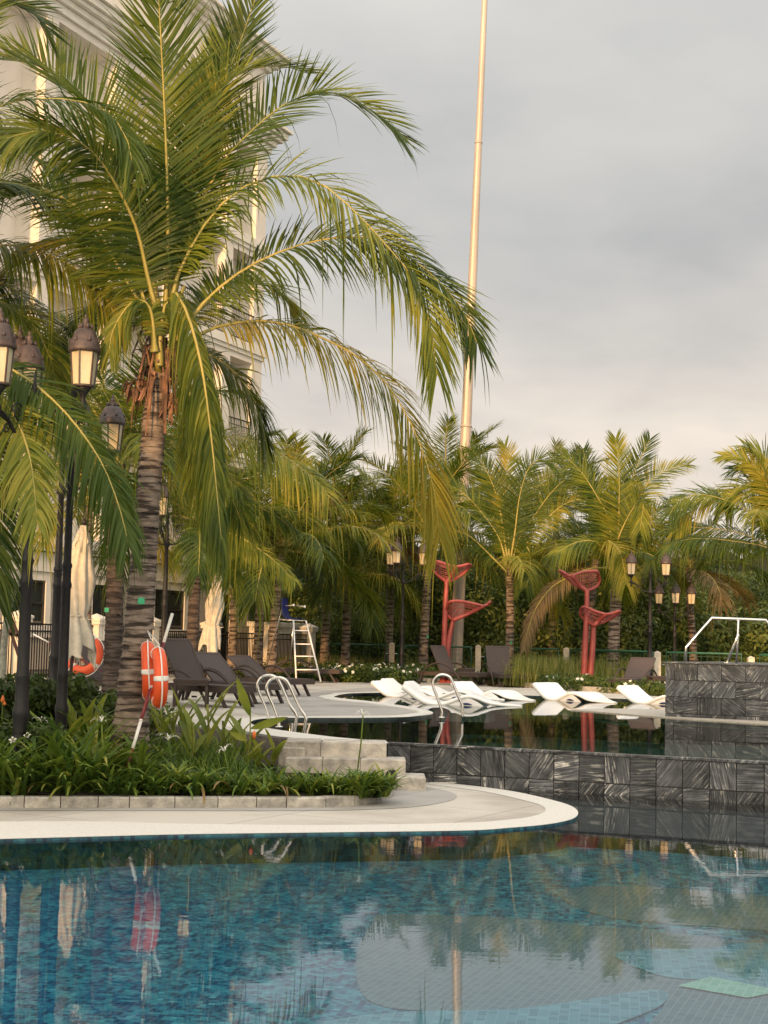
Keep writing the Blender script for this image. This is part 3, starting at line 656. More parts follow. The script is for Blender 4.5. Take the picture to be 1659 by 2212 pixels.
def trunk_mesh(path, radii, ring=.085, n=16, seed=0, amp=.10):
    g = random.Random(seed); P = spline(path, 10); d = [0]
    for i in range(1, len(P)): d.append(d[-1] + (P[i] - P[i - 1]).length)
    L = d[-1]; m = max(6, int(L / ring)); b = MB(); vs = []; rows = 0
    def at(s):
        for i in range(1, len(P)):
            if d[i] >= s - 1e-6: t = (s - d[i - 1]) / max(1e-6, d[i] - d[i - 1]); return P[i - 1].lerp(P[i], min(1, max(0, t)))
        return P[-1]
    for i in range(m):
        tilt = g.uniform(-.35, .35); ph = g.uniform(0, 6.28)
        for sub, mul in ((0.05, 1 + amp * .7), (.3, 1.0), (.85, .985), (.99, .95)):
            s = (i + sub) * L / m; c = at(s); r = np.interp(s / L, np.linspace(0, 1, len(radii)), radii) * mul
            for k in range(n):
                th = 2 * math.pi * k / n
                dz = ring * tilt * math.cos(th - ph) * .8
                rr = r * (1 + .03 * math.sin(3 * th + ph) + g.uniform(-.018, .018))
                vs.append((c.x + rr * math.cos(th), c.y + rr * math.sin(th), c.z + dz))
            rows += 1
    fs = []
    for i in range(rows - 1):
        for k in range(n): l = (k + 1) % n; fs.append((i * n + k, i * n + l, i * n + n + l, i * n + n + k))
    fs.append(tuple((rows - 1) * n + k for k in range(n))); b.add(vs, fs, 0, True); return b
def fibre_crown(parent, c, r, h, seed=0, n=26):
    """ragged sheaths and husk fibre round the crown base"""
    g = random.Random(seed); b = MB()
    for i in range(n):
        th = g.uniform(0, 6.28); z0 = g.uniform(-.25, .5) * h; l = g.uniform(.3, .8) * h; w = g.choice((.008, .012, .02, .045))
        o = Vector((math.cos(th), math.sin(th), 0)); s = Vector((-o.y, o.x, 0)); p = c + o * r * g.uniform(.8, 1.2) + Vector((0, 0, z0))
        up = g.uniform(-1, 1); pts = []
        for k in range(5):
            t = k / 4; q = p + o * (r * (.2 + 1.0 * t) + g.uniform(-.01, .01)) + Vector((0, 0, (up * t - .5 * t * t) * l)); pts += [q - s * w * (1 - .75 * t), q + s * w * (1 - .7 * t)]
        b.add(pts, [(2 * k, 2 * k + 1, 2 * k + 3, 2 * k + 2) for k in range(4)])
    b.build('fibre_sheath', m_fibre, parent)['kind'] = 'stuff'
def boots(parent, c, r, h, n=12, seed=0):
    g = random.Random(seed); b = MB()
    for i in range(n):
        th = 2.4 * i; o = Vector((math.cos(th), math.sin(th), 0)); z = h * (i / n - .35)
        b.tube([c + o * r * .7 + Vector((0, 0, z)), c + o * r * 1.35 + Vector((0, 0, z + .12)), c + o * r * 1.9 + Vector((0, 0, z + .32))], [r * .42, r * .30, r * .20], 6, 0, flat=.5)
    b.build('leaf_boots', m_rachis, parent)
def palm_tag(parent, px, py, Y, r=.1):
    p = at_y(px, py, Y); b = MB(); b.box((p.x - .034, p.y - .012 - r, p.z - .034), (p.x + .034, p.y - r, p.z + .034)); b.build('number_tag', m_tag, parent)
def palm(label, px_path, Y, rad, L=2.6, n=15, seed=0, lm=None, group='coconut palms beyond the pool', elmax=82, dry=0, tagp=None, lean=0, key='g', crown_r=None, skip=None, base_z=0.0, tm=None):
    g = random.Random(seed); lm = lm or m_leaf
    pts = [at_y(x, y, Y) for x, y in px_path]; pts[0].z = base_z
    t = thing('coconut_palm', pts[0], label, 'palm tree', group)
    rr = rad if isinstance(rad, list) else [rad * 1.35, rad * 1.05, rad, rad * .95, rad * .85]
    trunk_mesh(pts, rr, seed=seed).build('trunk', tm or m_trunk, t)
    c = pts[-1]; lc = c - ORG[t.name]
    els = [82, 62, 62, 62, 42, 42, 42, 42, 22, 22, 22, 22, 0, 0]; n = max(5, n - 1)
    for i in range(n):
        f = i / (n - 1); el = els[min(len(els) - 1, int(f * len(els)))]
        if el > elmax: el = 62
        az = math.radians(137.5 * i + g.uniform(-14, 14) + seed * 31)
        if skip and skip(az, el): continue
        isdry = i >= n - dry
        me = frond_var(el, g.choice((0, 1, 2)), m_dry if isdry else lm, 'd' if isdry else key)
        s = L / 2.6 * g.uniform(.90, 1.15) * (1.0 if el < 70 else .85)
        inst('frond', me, t, lc + Vector((0, 0, .15 - .25 * f)), (g.uniform(-.15, .15), g.uniform(-.12, .12), az), (s, s, s))
    fibre_crown(t, c + Vector((0, 0, -.12)), rr[-1], .5, seed, 14)
    boots(t, c + Vector((0, 0, -.1)), rr[-1], .45, 9, seed)
    if tagp: palm_tag(t, *tagp, Y, rr[2] * 1.02)
    return t, c

# ---- the large palm in front
GNEAR = None
P1 = [(277, 1645), (285, 1540), (298, 1380), (312, 1180), (326, 1000), (338, 860), (345, 800)]
Y1 = 16.0
pts = [at_y(x, y, Y1) for x, y in P1]
t1 = thing('coconut_palm', pts[0], 'big coconut palm with ringed leaning trunk, rising from the bed beside the life rings', 'palm tree')
trunk_mesh(pts, [.215, .172, .156, .145, .135, .125, .125, .122], ring=.075, n=20, seed=3, amp=.12).build('trunk', m_trunk, t1)
def PXP(px, dy0, dy1, Yb=Y1, pw=1.5):
    m = len(px) - 1
    return spline([at_y(x, y, Yb + dy0 + (dy1 - dy0) * (i / m) ** pw) for i, (x, y) in enumerate(px)], 6)
H = dict(nl=88, width=.026, seg=4, r0=.022)
def hero(px, dy0, dy1, face, ll=.62, droop=.4, lift=.12, par=t1, Yb=Y1, lm=None, seed=0, **k):
    kk = dict(H); kk.update(k); kk['nl'] = int(kk['nl'] * 1.5) if Yb < 20 else int(kk['nl'] * 1.2)
    if Yb < 20: ll *= 1.14; kk.setdefault('a1', 21)
    return frond_ob(PXP(px, dy0, dy1, Yb), par, lm, ll=ll, face=face, droop=droop * .62, lift=lift, seed=seed, **kk)
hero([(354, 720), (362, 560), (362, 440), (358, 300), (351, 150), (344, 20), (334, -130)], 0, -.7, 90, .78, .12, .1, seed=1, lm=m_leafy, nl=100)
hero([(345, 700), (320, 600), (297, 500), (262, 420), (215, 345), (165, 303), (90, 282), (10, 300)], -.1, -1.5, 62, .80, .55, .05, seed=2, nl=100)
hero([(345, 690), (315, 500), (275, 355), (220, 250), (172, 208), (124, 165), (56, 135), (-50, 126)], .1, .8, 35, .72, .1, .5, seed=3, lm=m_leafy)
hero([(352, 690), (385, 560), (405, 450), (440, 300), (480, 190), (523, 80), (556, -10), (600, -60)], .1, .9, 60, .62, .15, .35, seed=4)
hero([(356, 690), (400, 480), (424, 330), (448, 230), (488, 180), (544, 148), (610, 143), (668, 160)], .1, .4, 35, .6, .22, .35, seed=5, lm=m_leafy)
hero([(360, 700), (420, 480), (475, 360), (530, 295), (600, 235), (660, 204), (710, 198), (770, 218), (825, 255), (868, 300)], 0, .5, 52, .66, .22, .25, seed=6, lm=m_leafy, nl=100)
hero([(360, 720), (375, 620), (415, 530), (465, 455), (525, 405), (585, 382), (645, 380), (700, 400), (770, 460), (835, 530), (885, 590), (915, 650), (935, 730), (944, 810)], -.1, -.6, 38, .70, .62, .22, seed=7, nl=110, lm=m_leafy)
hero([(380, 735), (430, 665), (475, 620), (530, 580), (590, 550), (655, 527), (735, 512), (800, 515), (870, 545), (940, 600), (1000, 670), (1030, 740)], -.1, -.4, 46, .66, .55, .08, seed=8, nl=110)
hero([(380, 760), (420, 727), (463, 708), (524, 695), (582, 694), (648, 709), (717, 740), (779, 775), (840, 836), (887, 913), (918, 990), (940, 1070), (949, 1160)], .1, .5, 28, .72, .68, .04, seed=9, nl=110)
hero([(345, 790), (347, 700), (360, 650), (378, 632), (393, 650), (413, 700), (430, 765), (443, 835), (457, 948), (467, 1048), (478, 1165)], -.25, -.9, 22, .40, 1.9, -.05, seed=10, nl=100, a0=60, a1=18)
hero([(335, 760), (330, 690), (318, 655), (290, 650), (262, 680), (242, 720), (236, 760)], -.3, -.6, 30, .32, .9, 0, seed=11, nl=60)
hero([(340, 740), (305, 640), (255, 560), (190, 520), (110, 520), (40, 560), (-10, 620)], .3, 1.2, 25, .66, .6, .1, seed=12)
hero([(340, 750), (300, 690), (240, 660), (180, 680), (130, 740), (100, 800)], .8, 2.2, 25, .62, .7, .1, seed=13)
hero([(372, 790), (400, 830), (430, 900), (442, 985), (446, 1080)], -.1, .3, 40, .42, .7, 0, seed=17, nl=60, lm=m_leafy)
cr = at_y(345, 800, Y1)
fibre_crown(t1, cr + Vector((0, 0, .1)), .14, .8, 5, 120)
fibre_crown(t1, cr + Vector((0, 0, -.12)), .14, .35, 8, 60)
boots(t1, cr + Vector((0, 0, .12)), .13, .8, 14, 2)
hero([(370, 745), (410, 690), (455, 650), (510, 620), (560, 612), (610, 640), (640, 690)], .5, 1.6, 35, .6, .5, .15, seed=14, lm=m_leafy)
hero([(356, 700), (378, 520), (408, 380), (445, 260), (470, 170), (478, 90)], .3, 1.4, 58, .62, .2, .3, seed=16, lm=m_leafy)
hero([(380, 770), (420, 760), (470, 775), (520, 820), (555, 880), (570, 950)], .4, 1.0, 30, .55, .7, .1, seed=18)
hero([(340, 720), (270, 600), (190, 470), (100, 410), (10, 400), (-50, 430)], .2, .6, 40, .66, .5, .1, seed=19)
for (hx, hy, rr_) in ((292, 830, .13), (368, 868, .11)):        # husk clumps under the crown
    c = at_y(hx, hy, Y1 - .12); g = random.Random(hx); b = MB()
    for i in range(90):
        d = Vector((g.gauss(0, 1), g.gauss(0, 1), g.gauss(0, 1))).normalized(); s = d.cross(Vector((0, 0, 1))).normalized()
        q = c + d * rr_ * g.uniform(.55, 1); e = q + d * .05 + Vector((g.uniform(-.04, .04), 0, -g.uniform(.03, .16)))
        b.add([q - s * .015, q + s * .015, e + s * .004, e - s * .004], [(0, 1, 2, 3)])
    b.build('husk', m_fibre, t1)['kind'] = 'stuff'
palm_tag(t1, 311, 1299, Y1, .175)

# ---- palm just outside the left edge, its fronds reaching in
t0, c0 = palm('coconut palm standing at the left edge whose fronds hang over the lamp posts', [(-150, 1600), (-160, 1200), (-155, 900), (-150, 700)], 15.2, .15, L=1.2, n=5, seed=4, group=None, base_z=-.2)
def heroL(px, dy0, dy1, face, **k): return hero(px, dy0, dy1, face, par=t0, Yb=15.2, **k)
heroL([(-150, 660), (-110, 430), (-60, 290), (0, 228), (90, 213), (175, 219), (235, 245), (272, 295), (285, 345)], 0, -.6, 30, ll=.6, droop=.62, seed=21, lm=m_leafy)
heroL([(-150, 660), (-110, 580), (-60, 540), (30, 530), (110, 553), (180, 590), (230, 645), (250, 690)], 1.6, 1.2, 32, ll=.6, droop=.8, seed=22, lm=m_leafy, nl=100)
heroL([(-150, 690), (-60, 755), (30, 800), (100, 850), (170, 925), (225, 1010), (262, 1110), (278, 1180)], 0, -.8, 38, ll=.50, droop=.8, seed=23, nl=100, lm=m_leafy)
heroL([(-150, 700), (-60, 780), (0, 850), (40, 915), (64, 985), (74, 1050), (80, 1130)], 0, -1.2, 55, ll=.5, droop=.6, seed=24, nl=90, lm=m_leafy)
heroL([(-150, 650), (-100, 400), (-40, 330), (40, 320), (110, 370), (150, 440)], 1.3, 2.0, 40, ll=.6, droop=.4, seed=25)
heroL([(-150, 650), (-120, 300), (-80, 100), (-20, 10), (60, 20), (110, 70)], 0, .6, 60, ll=.6, droop=.2, seed=26)
heroL([(-150, 680), (-90, 470), (-30, 400), (50, 400), (130, 440), (190, 500), (225, 580)], .9, 1.4, 35, ll=.62, droop=.6, seed=29)
heroL([(-150, 680), (-80, 640), (0, 650), (70, 700), (110, 780), (125, 860)], 1.3, 1.6, 35, ll=.6, droop=.6, seed=30, lm=m_leafy)
heroL([(-150, 720), (-90, 850), (-50, 1000), (-20, 1150), (-5, 1300)], 0, -.2, 50, ll=.6, droop=.5, seed=27)
heroL([(-150, 660), (-70, 600), (20, 620), (90, 680), (140, 760), (170, 850)], 1.6, 2.6, 35, ll=.62, droop=.6, seed=28)

# ---- palms of the middle distance
t2, c2 = palm('coconut palm right behind the big one, trunk dark and half hidden by it', [(246, 1420), (248, 1280), (252, 1130), (255, 1000)], 24, .135, L=2.9, n=13, seed=5, tm=m_trunkd, group='coconut palms along the terrace', tagp=(234, 1318))
hero([(255, 1000), (290, 985), (340, 985), (413, 996), (470, 1020), (520, 1060)], -.2, -1.2, 20, ll=.62, droop=.75, par=t2, Yb=24, seed=31, nl=80)
hero([(255, 1000), (300, 975), (353, 958), (400, 947), (463, 942), (548, 952), (600, 976), (646, 1008), (685, 1040), (712, 1075)], -.2, -1.4, 32, ll=.78, droop=.85, par=t2, Yb=24, lm=m_leafy, seed=32, nl=100)
hero([(255, 1000), (300, 1010), (370, 1030), (430, 1080), (470, 1150)], 0, .6, 30, ll=.62, droop=.7, par=t2, Yb=24, seed=33, lm=m_leafy)
palm('slim coconut palm left of the closed parasol, in front of the door', [(190, 1430), (186, 1300), (188, 1180), (192, 1080)], 33, .11, L=2.7, n=14, seed=6, group='coconut palms along the terrace', tagp=(184, 1297))
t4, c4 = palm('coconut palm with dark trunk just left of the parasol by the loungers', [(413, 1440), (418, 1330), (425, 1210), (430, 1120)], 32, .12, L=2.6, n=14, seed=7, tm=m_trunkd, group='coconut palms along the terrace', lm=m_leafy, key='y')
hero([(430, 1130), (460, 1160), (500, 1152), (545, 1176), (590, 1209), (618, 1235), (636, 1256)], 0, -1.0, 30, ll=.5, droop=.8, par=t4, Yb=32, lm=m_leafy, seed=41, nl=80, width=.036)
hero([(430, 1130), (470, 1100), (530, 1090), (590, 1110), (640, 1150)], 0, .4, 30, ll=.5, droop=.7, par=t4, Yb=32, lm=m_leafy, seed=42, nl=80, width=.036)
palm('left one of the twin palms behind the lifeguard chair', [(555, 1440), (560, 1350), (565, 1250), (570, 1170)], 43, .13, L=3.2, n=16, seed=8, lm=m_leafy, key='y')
palm('right one of the twin palms behind the lifeguard chair', [(584, 1440), (592, 1350), (601, 1260), (612, 1180)], 42, .12, L=3.4, n=16, seed=9)
palm('coconut palm in shade right of the lifeguard chair', [(745, 1448), (748, 1360), (752, 1290), (752, 1255)], 47, .13, L=3.0, n=15, seed=10)
palm('tall palm with dry reddish fronds behind the shaded one', [(700, 1440), (705, 1320), (712, 1200), (720, 1130)], 50, .13, L=3.2, n=15, seed=11, dry=4, lm=m_leafy, key='y')
palm('palm with a few dried fronds left of the flagpole', [(840, 1440), (842, 1320), (845, 1200), (845, 1120)], 52, .13, L=3.2, n=15, seed=12, dry=3)
palm('coconut palm directly left of the coral sculpture, behind the dark lounger', [(912, 1455), (917, 1360), (923, 1260), (930, 1165)], 48, .135, L=3.3, n=17, seed=13, lm=m_leafy, key='y', tagp=(924, 1375))
t9, c9 = palm('coconut palm between the two coral sculptures, dark ringed trunk', [(1101, 1474), (1101, 1400), (1102, 1300), (1100, 1225)], 46, .125, L=2.6, n=7, skip=lambda a, e: e > 60, seed=14, lm=m_leafy, key='y', tagp=(1103, 1388))
t10, c10 = palm('coconut palm with pale thick sunlit trunk beside the right coral sculpture', [(1323, 1476), (1325, 1400), (1330, 1290), (1331, 1215)], 44.5, .165, L=2.6, n=7, skip=lambda a, e: e > 60, seed=15, lm=m_leafy, key='y')
palm('coconut palm hidden partly behind the right coral sculpture', [(1256, 1464), (1265, 1380), (1280, 1280), (1288, 1200)], 50, .125, L=3.0, n=15, seed=16, dry=1)
t12, c12 = palm('coconut palm at the right edge with fronds sweeping in above the steel rail', [(1720, 1480), (1718, 1380), (1712, 1280), (1705, 1200)], 43, .17, L=3.2, n=8, seed=17, lm=m_leafy, key='y')
hero([(1705, 1200), (1650, 1180), (1591, 1170), (1527, 1163), (1470, 1168), (1430, 1190)], 0, -.5, 22, ll=.95, droop=.9, par=t12, Yb=43, lm=m_leafy, seed=51, width=.036)
hero([(1705, 1190), (1660, 1110), (1610, 1070), (1550, 1070), (1495, 1100), (1460, 1150)], 0, .2, 35, ll=.85, droop=.6, par=t12, Yb=43, lm=m_leafy, seed=52, width=.036)
hero([(1705, 1190), (1670, 1080), (1640, 1020), (1600, 990), (1560, 985)], 0, .2, 55, ll=.8, droop=.3, par=t12, Yb=43, lm=m_leafy, seed=53, width=.036)
palm('small palm with drooping orange dried frond behind the steel rail', [(1500, 1470), (1496, 1380), (1490, 1300), (1488, 1230)], 50, .12, L=2.8, n=14, seed=18, dry=3)
palm('palm peeping between two taller crowns at the back', [(1190, 1460), (1195, 1330), (1200, 1200), (1202, 1110)], 55, .13, L=3.2, n=15, seed=19)
palm('palm behind the flagpole foot with upright fronds', [(985, 1455), (985, 1300), (975, 1170), (968, 1075)], 56, .13, L=3.0, n=14, seed=20)
palm('palm low behind the building corner', [(500, 1430), (505, 1330), (508, 1240), (510, 1190)], 44, .11, L=2.3, n=12, seed=22)

def heroZ(par, Y, z, dy1, face, ll=.85, droop=.35, lift=.1, lm=None, seed=0, nl=80, dy0=0):
    hero([(950.5 + x * .4271, 907.3 + y * .4271) for x, y in z], dy0, dy1, face, ll=ll, droop=droop, lift=lift, par=par, Yb=Y, lm=lm or m_leafy, seed=seed, nl=nl, width=.034, r0=.03)
for i, (z, dy, fc, dr) in enumerate([
    ([(352, 740), (380, 560), (400, 400), (440, 260), (500, 200), (565, 215)], -.3, 70, .25), ([(350, 740), (345, 560), (335, 420), (332, 300), (342, 200), (325, 125)], .5, 40, .1),
    ([(345, 740), (320, 560), (300, 440), (260, 310), (205, 205), (155, 145)], .3, 65, .2), ([(360, 745), (400, 600), (480, 480), (560, 370), (640, 300), (730, 305)], .2, 45, .4),
    ([(370, 750), (440, 620), (520, 520), (620, 430), (720, 400), (800, 415), (855, 470)], -.6, 42, .5), ([(340, 750), (300, 600), (220, 480), (120, 370), (40, 330), (-30, 350)], -.3, 45, .4),
    ([(335, 765), (260, 690), (160, 595), (80, 558), (0, 545), (-60, 570)], -.8, 32, .7), ([(380, 765), (410, 690), (440, 642), (456, 700), (452, 790), (430, 850)], -1.2, 45, .8),
    ([(350, 745), (300, 500), (240, 340), (180, 260)], 1.0, 50, .2), ([(356, 745), (430, 480), (500, 330), (590, 250)], 1.2, 50, .2), ([(372, 770), (450, 720), (530, 720), (590, 780), (620, 860)], .3, 30, .7)]):
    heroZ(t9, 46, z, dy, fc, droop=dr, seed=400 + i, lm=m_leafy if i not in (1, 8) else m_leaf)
for i, (z, dy, fc, dr) in enumerate([
    ([(890, 730), (903, 540), (906, 380), (904, 240), (888, 95)], -.3, 85, .12), ([(880, 730), (850, 500), (790, 380), (720, 270), (650, 200), (596, 168)], .2, 55, .25),
    ([(900, 730), (930, 520), (1000, 400), (1060, 310), (1150, 250), (1262, 222)], .2, 50, .3), ([(895, 730), (940, 400), (990, 250), (1062, 96)], .6, 40, .1),
    ([(900, 740), (890, 640), (940, 510), (1000, 410), (1022, 392), (1028, 440), (1010, 560)], -.8, 55, .6), ([(870, 740), (800, 625), (720, 612), (640, 640), (575, 685)], -.4, 28, .8),
    ([(865, 730), (830, 560), (780, 400), (745, 260), (725, 150)], .6, 60, .2), ([(905, 745), (960, 640), (1040, 600), (1120, 610), (1200, 660)], .2, 28, .8),
    ([(860, 745), (840, 640), (850, 610), (900, 650), (930, 740), (940, 830)], -1.0, 45, .8), ([(892, 740), (980, 560), (1060, 480), (1140, 450), (1200, 470)], .8, 40, .4)]):
    heroZ(t10, 44.5, z, dy, fc, droop=dr, seed=430 + i, lm=m_leafy if i not in (3, 6) else m_leaf)
heroZ(t10, 44.5, [(860, 750), (760, 750), (640, 800), (560, 850), (480, 960), (440, 1080), (425, 1160)], -.5, 40, .5, .9, lm=m_dry, seed=445, nl=60)
for i, (z, dy, fc, dr) in enumerate([
    ([(1760, 700), (1659, 560), (1560, 460), (1430, 400), (1300, 375), (1210, 410), (1160, 480)], -.5, 40, .5), ([(1760, 700), (1710, 500), (1659, 380), (1560, 325), (1480, 360), (1440, 450)], .3, 50, .5),
    ([(1765, 680), (1720, 450), (1690, 300), (1640, 180), (1540, 130)], .5, 60, .25), ([(1765, 690), (1700, 480), (1640, 300), (1560, 240), (1480, 250)], .8, 50, .4), ([(1765, 700), (1659, 640), (1560, 585), (1400, 550), (1200, 545), (1060, 580)], 1.2, 32, .7)]):
    heroZ(t12, 43, z, dy, fc, droop=dr, seed=460 + i, ll=1.0)
# ------------------------------------------------------------------ woods behind the fence
def leaf_cloud(name, lumps, nper, size, m, seed=0, shell=.35, parent=None, aspect=.45, offs=(0, 0, 0), upb=.35):
    g = np.random.default_rng(seed); C = []; Rr = []
    lumps = np.array(lumps, float)
    n = len(lumps) * nper; idx = np.repeat(np.arange(len(lumps)), nper)
    d = g.normal(size=(n, 3)); d /= np.linalg.norm(d, axis=1, keepdims=True)
    rr = 1 - shell * g.random(n) ** 1.5
    c = lumps[idx, :3] + d * lumps[idx, 3:6] * rr[:, None]
    nrm = d + g.normal(0, .55, (n, 3)) + np.array([0, 0, upb]); nrm /= np.linalg.norm(nrm, axis=1, keepdims=True)
    a = np.cross(nrm, g.normal(size=(n, 3))); a /= np.linalg.norm(a, axis=1, keepdims=True); b = np.cross(nrm, a)
    s = size * g.uniform(.6, 1.3, n)[:, None]
    V = np.stack([c - a * s, c + b * s * aspect, c + a * s, c - b * s * aspect], 1).reshape(-1, 3) - np.array(offs)
    F = np.arange(4 * n).reshape(-1, 4)
    o = bpy.data.objects.new(name, np_mesh(name, V, F, m)); COL.objects.link(o)
    if parent: o.parent = parent
    return o
g = random.Random(5); lumps = []
for i in range(210):
    px = g.uniform(540, 1900); Yw = g.uniform(53, 60); p = at_y(px, 1400, Yw)
    top = 4.9 + .8 * math.sin(px * .011) + g.uniform(-.6, .5) + (Yw - 53) * .13
    if px < 640: top -= (640 - px) * .02
    z = g.uniform(.3, top - .7); r_ = g.uniform(.7, 1.35)
    lumps.append((p.x, Yw, z, r_, r_, r_ * .85))
o = leaf_cloud('woods', lumps, 520, .095, m_woods, 3, .4); tag(o, 'dense dark green woods behind the green fence', 'trees', kind='stuff')
b = MB(); xs = [at_y(535, 1400, 62).x + .9 * i for i in range(40)]; vs = []; g = random.Random(8)  # backing sheet behind the leaves, inner shade of the woods put into its colour
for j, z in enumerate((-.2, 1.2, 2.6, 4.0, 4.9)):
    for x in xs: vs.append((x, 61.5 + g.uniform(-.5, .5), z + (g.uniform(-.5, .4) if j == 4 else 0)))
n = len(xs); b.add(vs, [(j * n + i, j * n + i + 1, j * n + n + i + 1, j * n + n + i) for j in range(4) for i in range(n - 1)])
tag(b.build('woods_shade_backing', m_dark), 'dark backing sheet standing in for the shade inside the woods', None, kind='stuff')
# low flowering ground cover on the far bed, and tall grass before the fence
def blades(name, pts, n, h, w, m, seed=0, lean=.35, parent=None, off=(0, 0, 0), seg=3):
    g = np.random.default_rng(seed); P = np.array([tuple(p) for p in pts])[g.integers(0, len(pts), n)] + np.c_[g.normal(0, .12, (n, 2)), np.zeros(n)]
    hh = h * g.uniform(.5, 1.2, n); az = g.uniform(0, 6.283, n); ln = lean * g.uniform(.2, 1.6, n)
    D = np.stack([np.cos(az), np.sin(az), np.zeros(n)], 1); S = np.stack([-np.sin(az), np.cos(az), np.zeros(n)], 1)
    t = np.linspace(0, 1, seg + 1); V = []
    q = P[:, None, :] + D[:, None, :] * (ln * hh)[:, None, None] * (t ** 2)[None, :, None] + np.array([0, 0, 1.0]) * hh[:, None, None] * (t - .25 * ln[:, None] * t ** 2)[:, :, None]
    ww = w * np.interp(t, [0, .4, 1], [.8, 1, .05])[None, :, None]
    V = np.stack([q + S[:, None, :] * ww / 2, q - S[:, None, :] * ww / 2], 2).reshape(-1, 3) - np.array(off)
    k = np.arange(n)[:, None] * (seg + 1) * 2 + np.arange(seg)[None, :] * 2
    F = np.stack([k, k + 1, k + 3, k + 2], -1).reshape(-1, 4)
    o = bpy.data.objects.new(name, np_mesh(name, V, F, m)); COL.objects.link(o)
    if parent: o.parent = parent
    return o
g = random.Random(11)
gpts = [at_z(g.uniform(1090, 1435), g.uniform(1466, 1482), .05) for _ in range(400)] + [at_z(g.uniform(1110, 1240), g.uniform(1462, 1482), .05) for _ in range(250)]
tag(blades('tall_grass', gpts, 5200, .75, .022, m_grass, 4, .3), 'tall yellow-green grass growing along the green fence', 'grass', kind='stuff')
gpts = [at_z(g.uniform(560, 1090), g.uniform(1445, 1458), .05) for _ in range(300)]
tag(blades('tall_grass', gpts, 2600, .6, .02, m_grass, 5, .3), 'darker grass at the foot of the shaded palms', 'grass', kind='stuff')
def cover(name, boxpx, n, r_, per, size, label, seed, zb=.08, fl=0, m=None):
    g = random.Random(seed); l = []
    for i in range(n):
        (x, y) = boxpx(g); p = at_z(x, y, zb); q = r_ * g.uniform(.7, 1.3); l.append((p.x, p.y, zb + q * .35, q, q, q * .75))
    o = leaf_cloud(name, l, per, size, m or m_shrub, seed, .5); tag(o, label, 'shrubs', kind='stuff')
    if fl:
        b = MB()
        for i in range(fl):
            c = Vector(l[g.randrange(n)][:3]); d = Vector((g.gauss(0, .4), -abs(g.gauss(.8, .3)), abs(g.gauss(.6, .3)))).normalized(); p = c + d * r_ * .95
            a = d.cross(Vector((0, 0, 1))).normalized(); u = a.cross(d)
            for k in range(5):
                th = k * 1.257; e = a * math.cos(th) + u * math.sin(th); f = a * math.cos(th + .9) + u * math.sin(th + .9)
                b.add([p, p + e * .035, p + (e + f) * .028 + d * .01, p + f * .035], [(0, 1, 2, 3)])
        tag(b.build('white_blossoms', m_petal), 'small white blossoms scattered over ' + label[:40].split(' with')[0], 'flowers', kind='stuff')
cover('flowering_shrubs', lambda g: (lambda x: (x, 1468 + (x - 700) * .035 - g.uniform(2, 16)))(g.uniform(690, 905)), 60, .32, 260, .055, 'low green shrubs with white flowers right of the lifeguard chair', 21, fl=70)
cover('flowering_shrubs', lambda g: (lambda x: (x, 1482 + (x - 1113) * .06 - g.uniform(4, 10)))(g.uniform(905, 1440)), 90, .24, 170, .05, 'low green shrubs with few white flowers along the far kerb', 22, fl=26)
cover('flowering_shrubs', lambda g: (lambda x: (x, 1447 + (x - 340) * .06 - g.uniform(0, 9)))(g.uniform(330, 690)), 70, .28, 170, .05, 'low green shrubs before the black picket fence', 23, fl=40)
# ------------------------------------------------------------------ building
DV = Vector((.383, .924, 0)).normalized(); NV = Vector((DV.y, -DV.x, 0))
BC = Vector((-4.15, 50, 0)); BL = 25.0
bld = thing('hotel_building', BC, 'tall white hotel building with loggias and cornices behind the palms', 'building')
# local frame: X = back along the facade (towards the camera), Y = inwards, Z = up
bld.matrix_world = Matrix(((-DV.x, -NV.x, 0, BC.x), (-DV.y, -NV.y, 0, BC.y), (0, 0, 1, 0), (0, 0, 0, 1)))
D0 = .75
def bbox(name, a, b, m, parent=bld, c=None):
    q = MB(); (q.cbox(a, b, c) if c else q.box(a, b)); return q.build(name, m, parent, True)
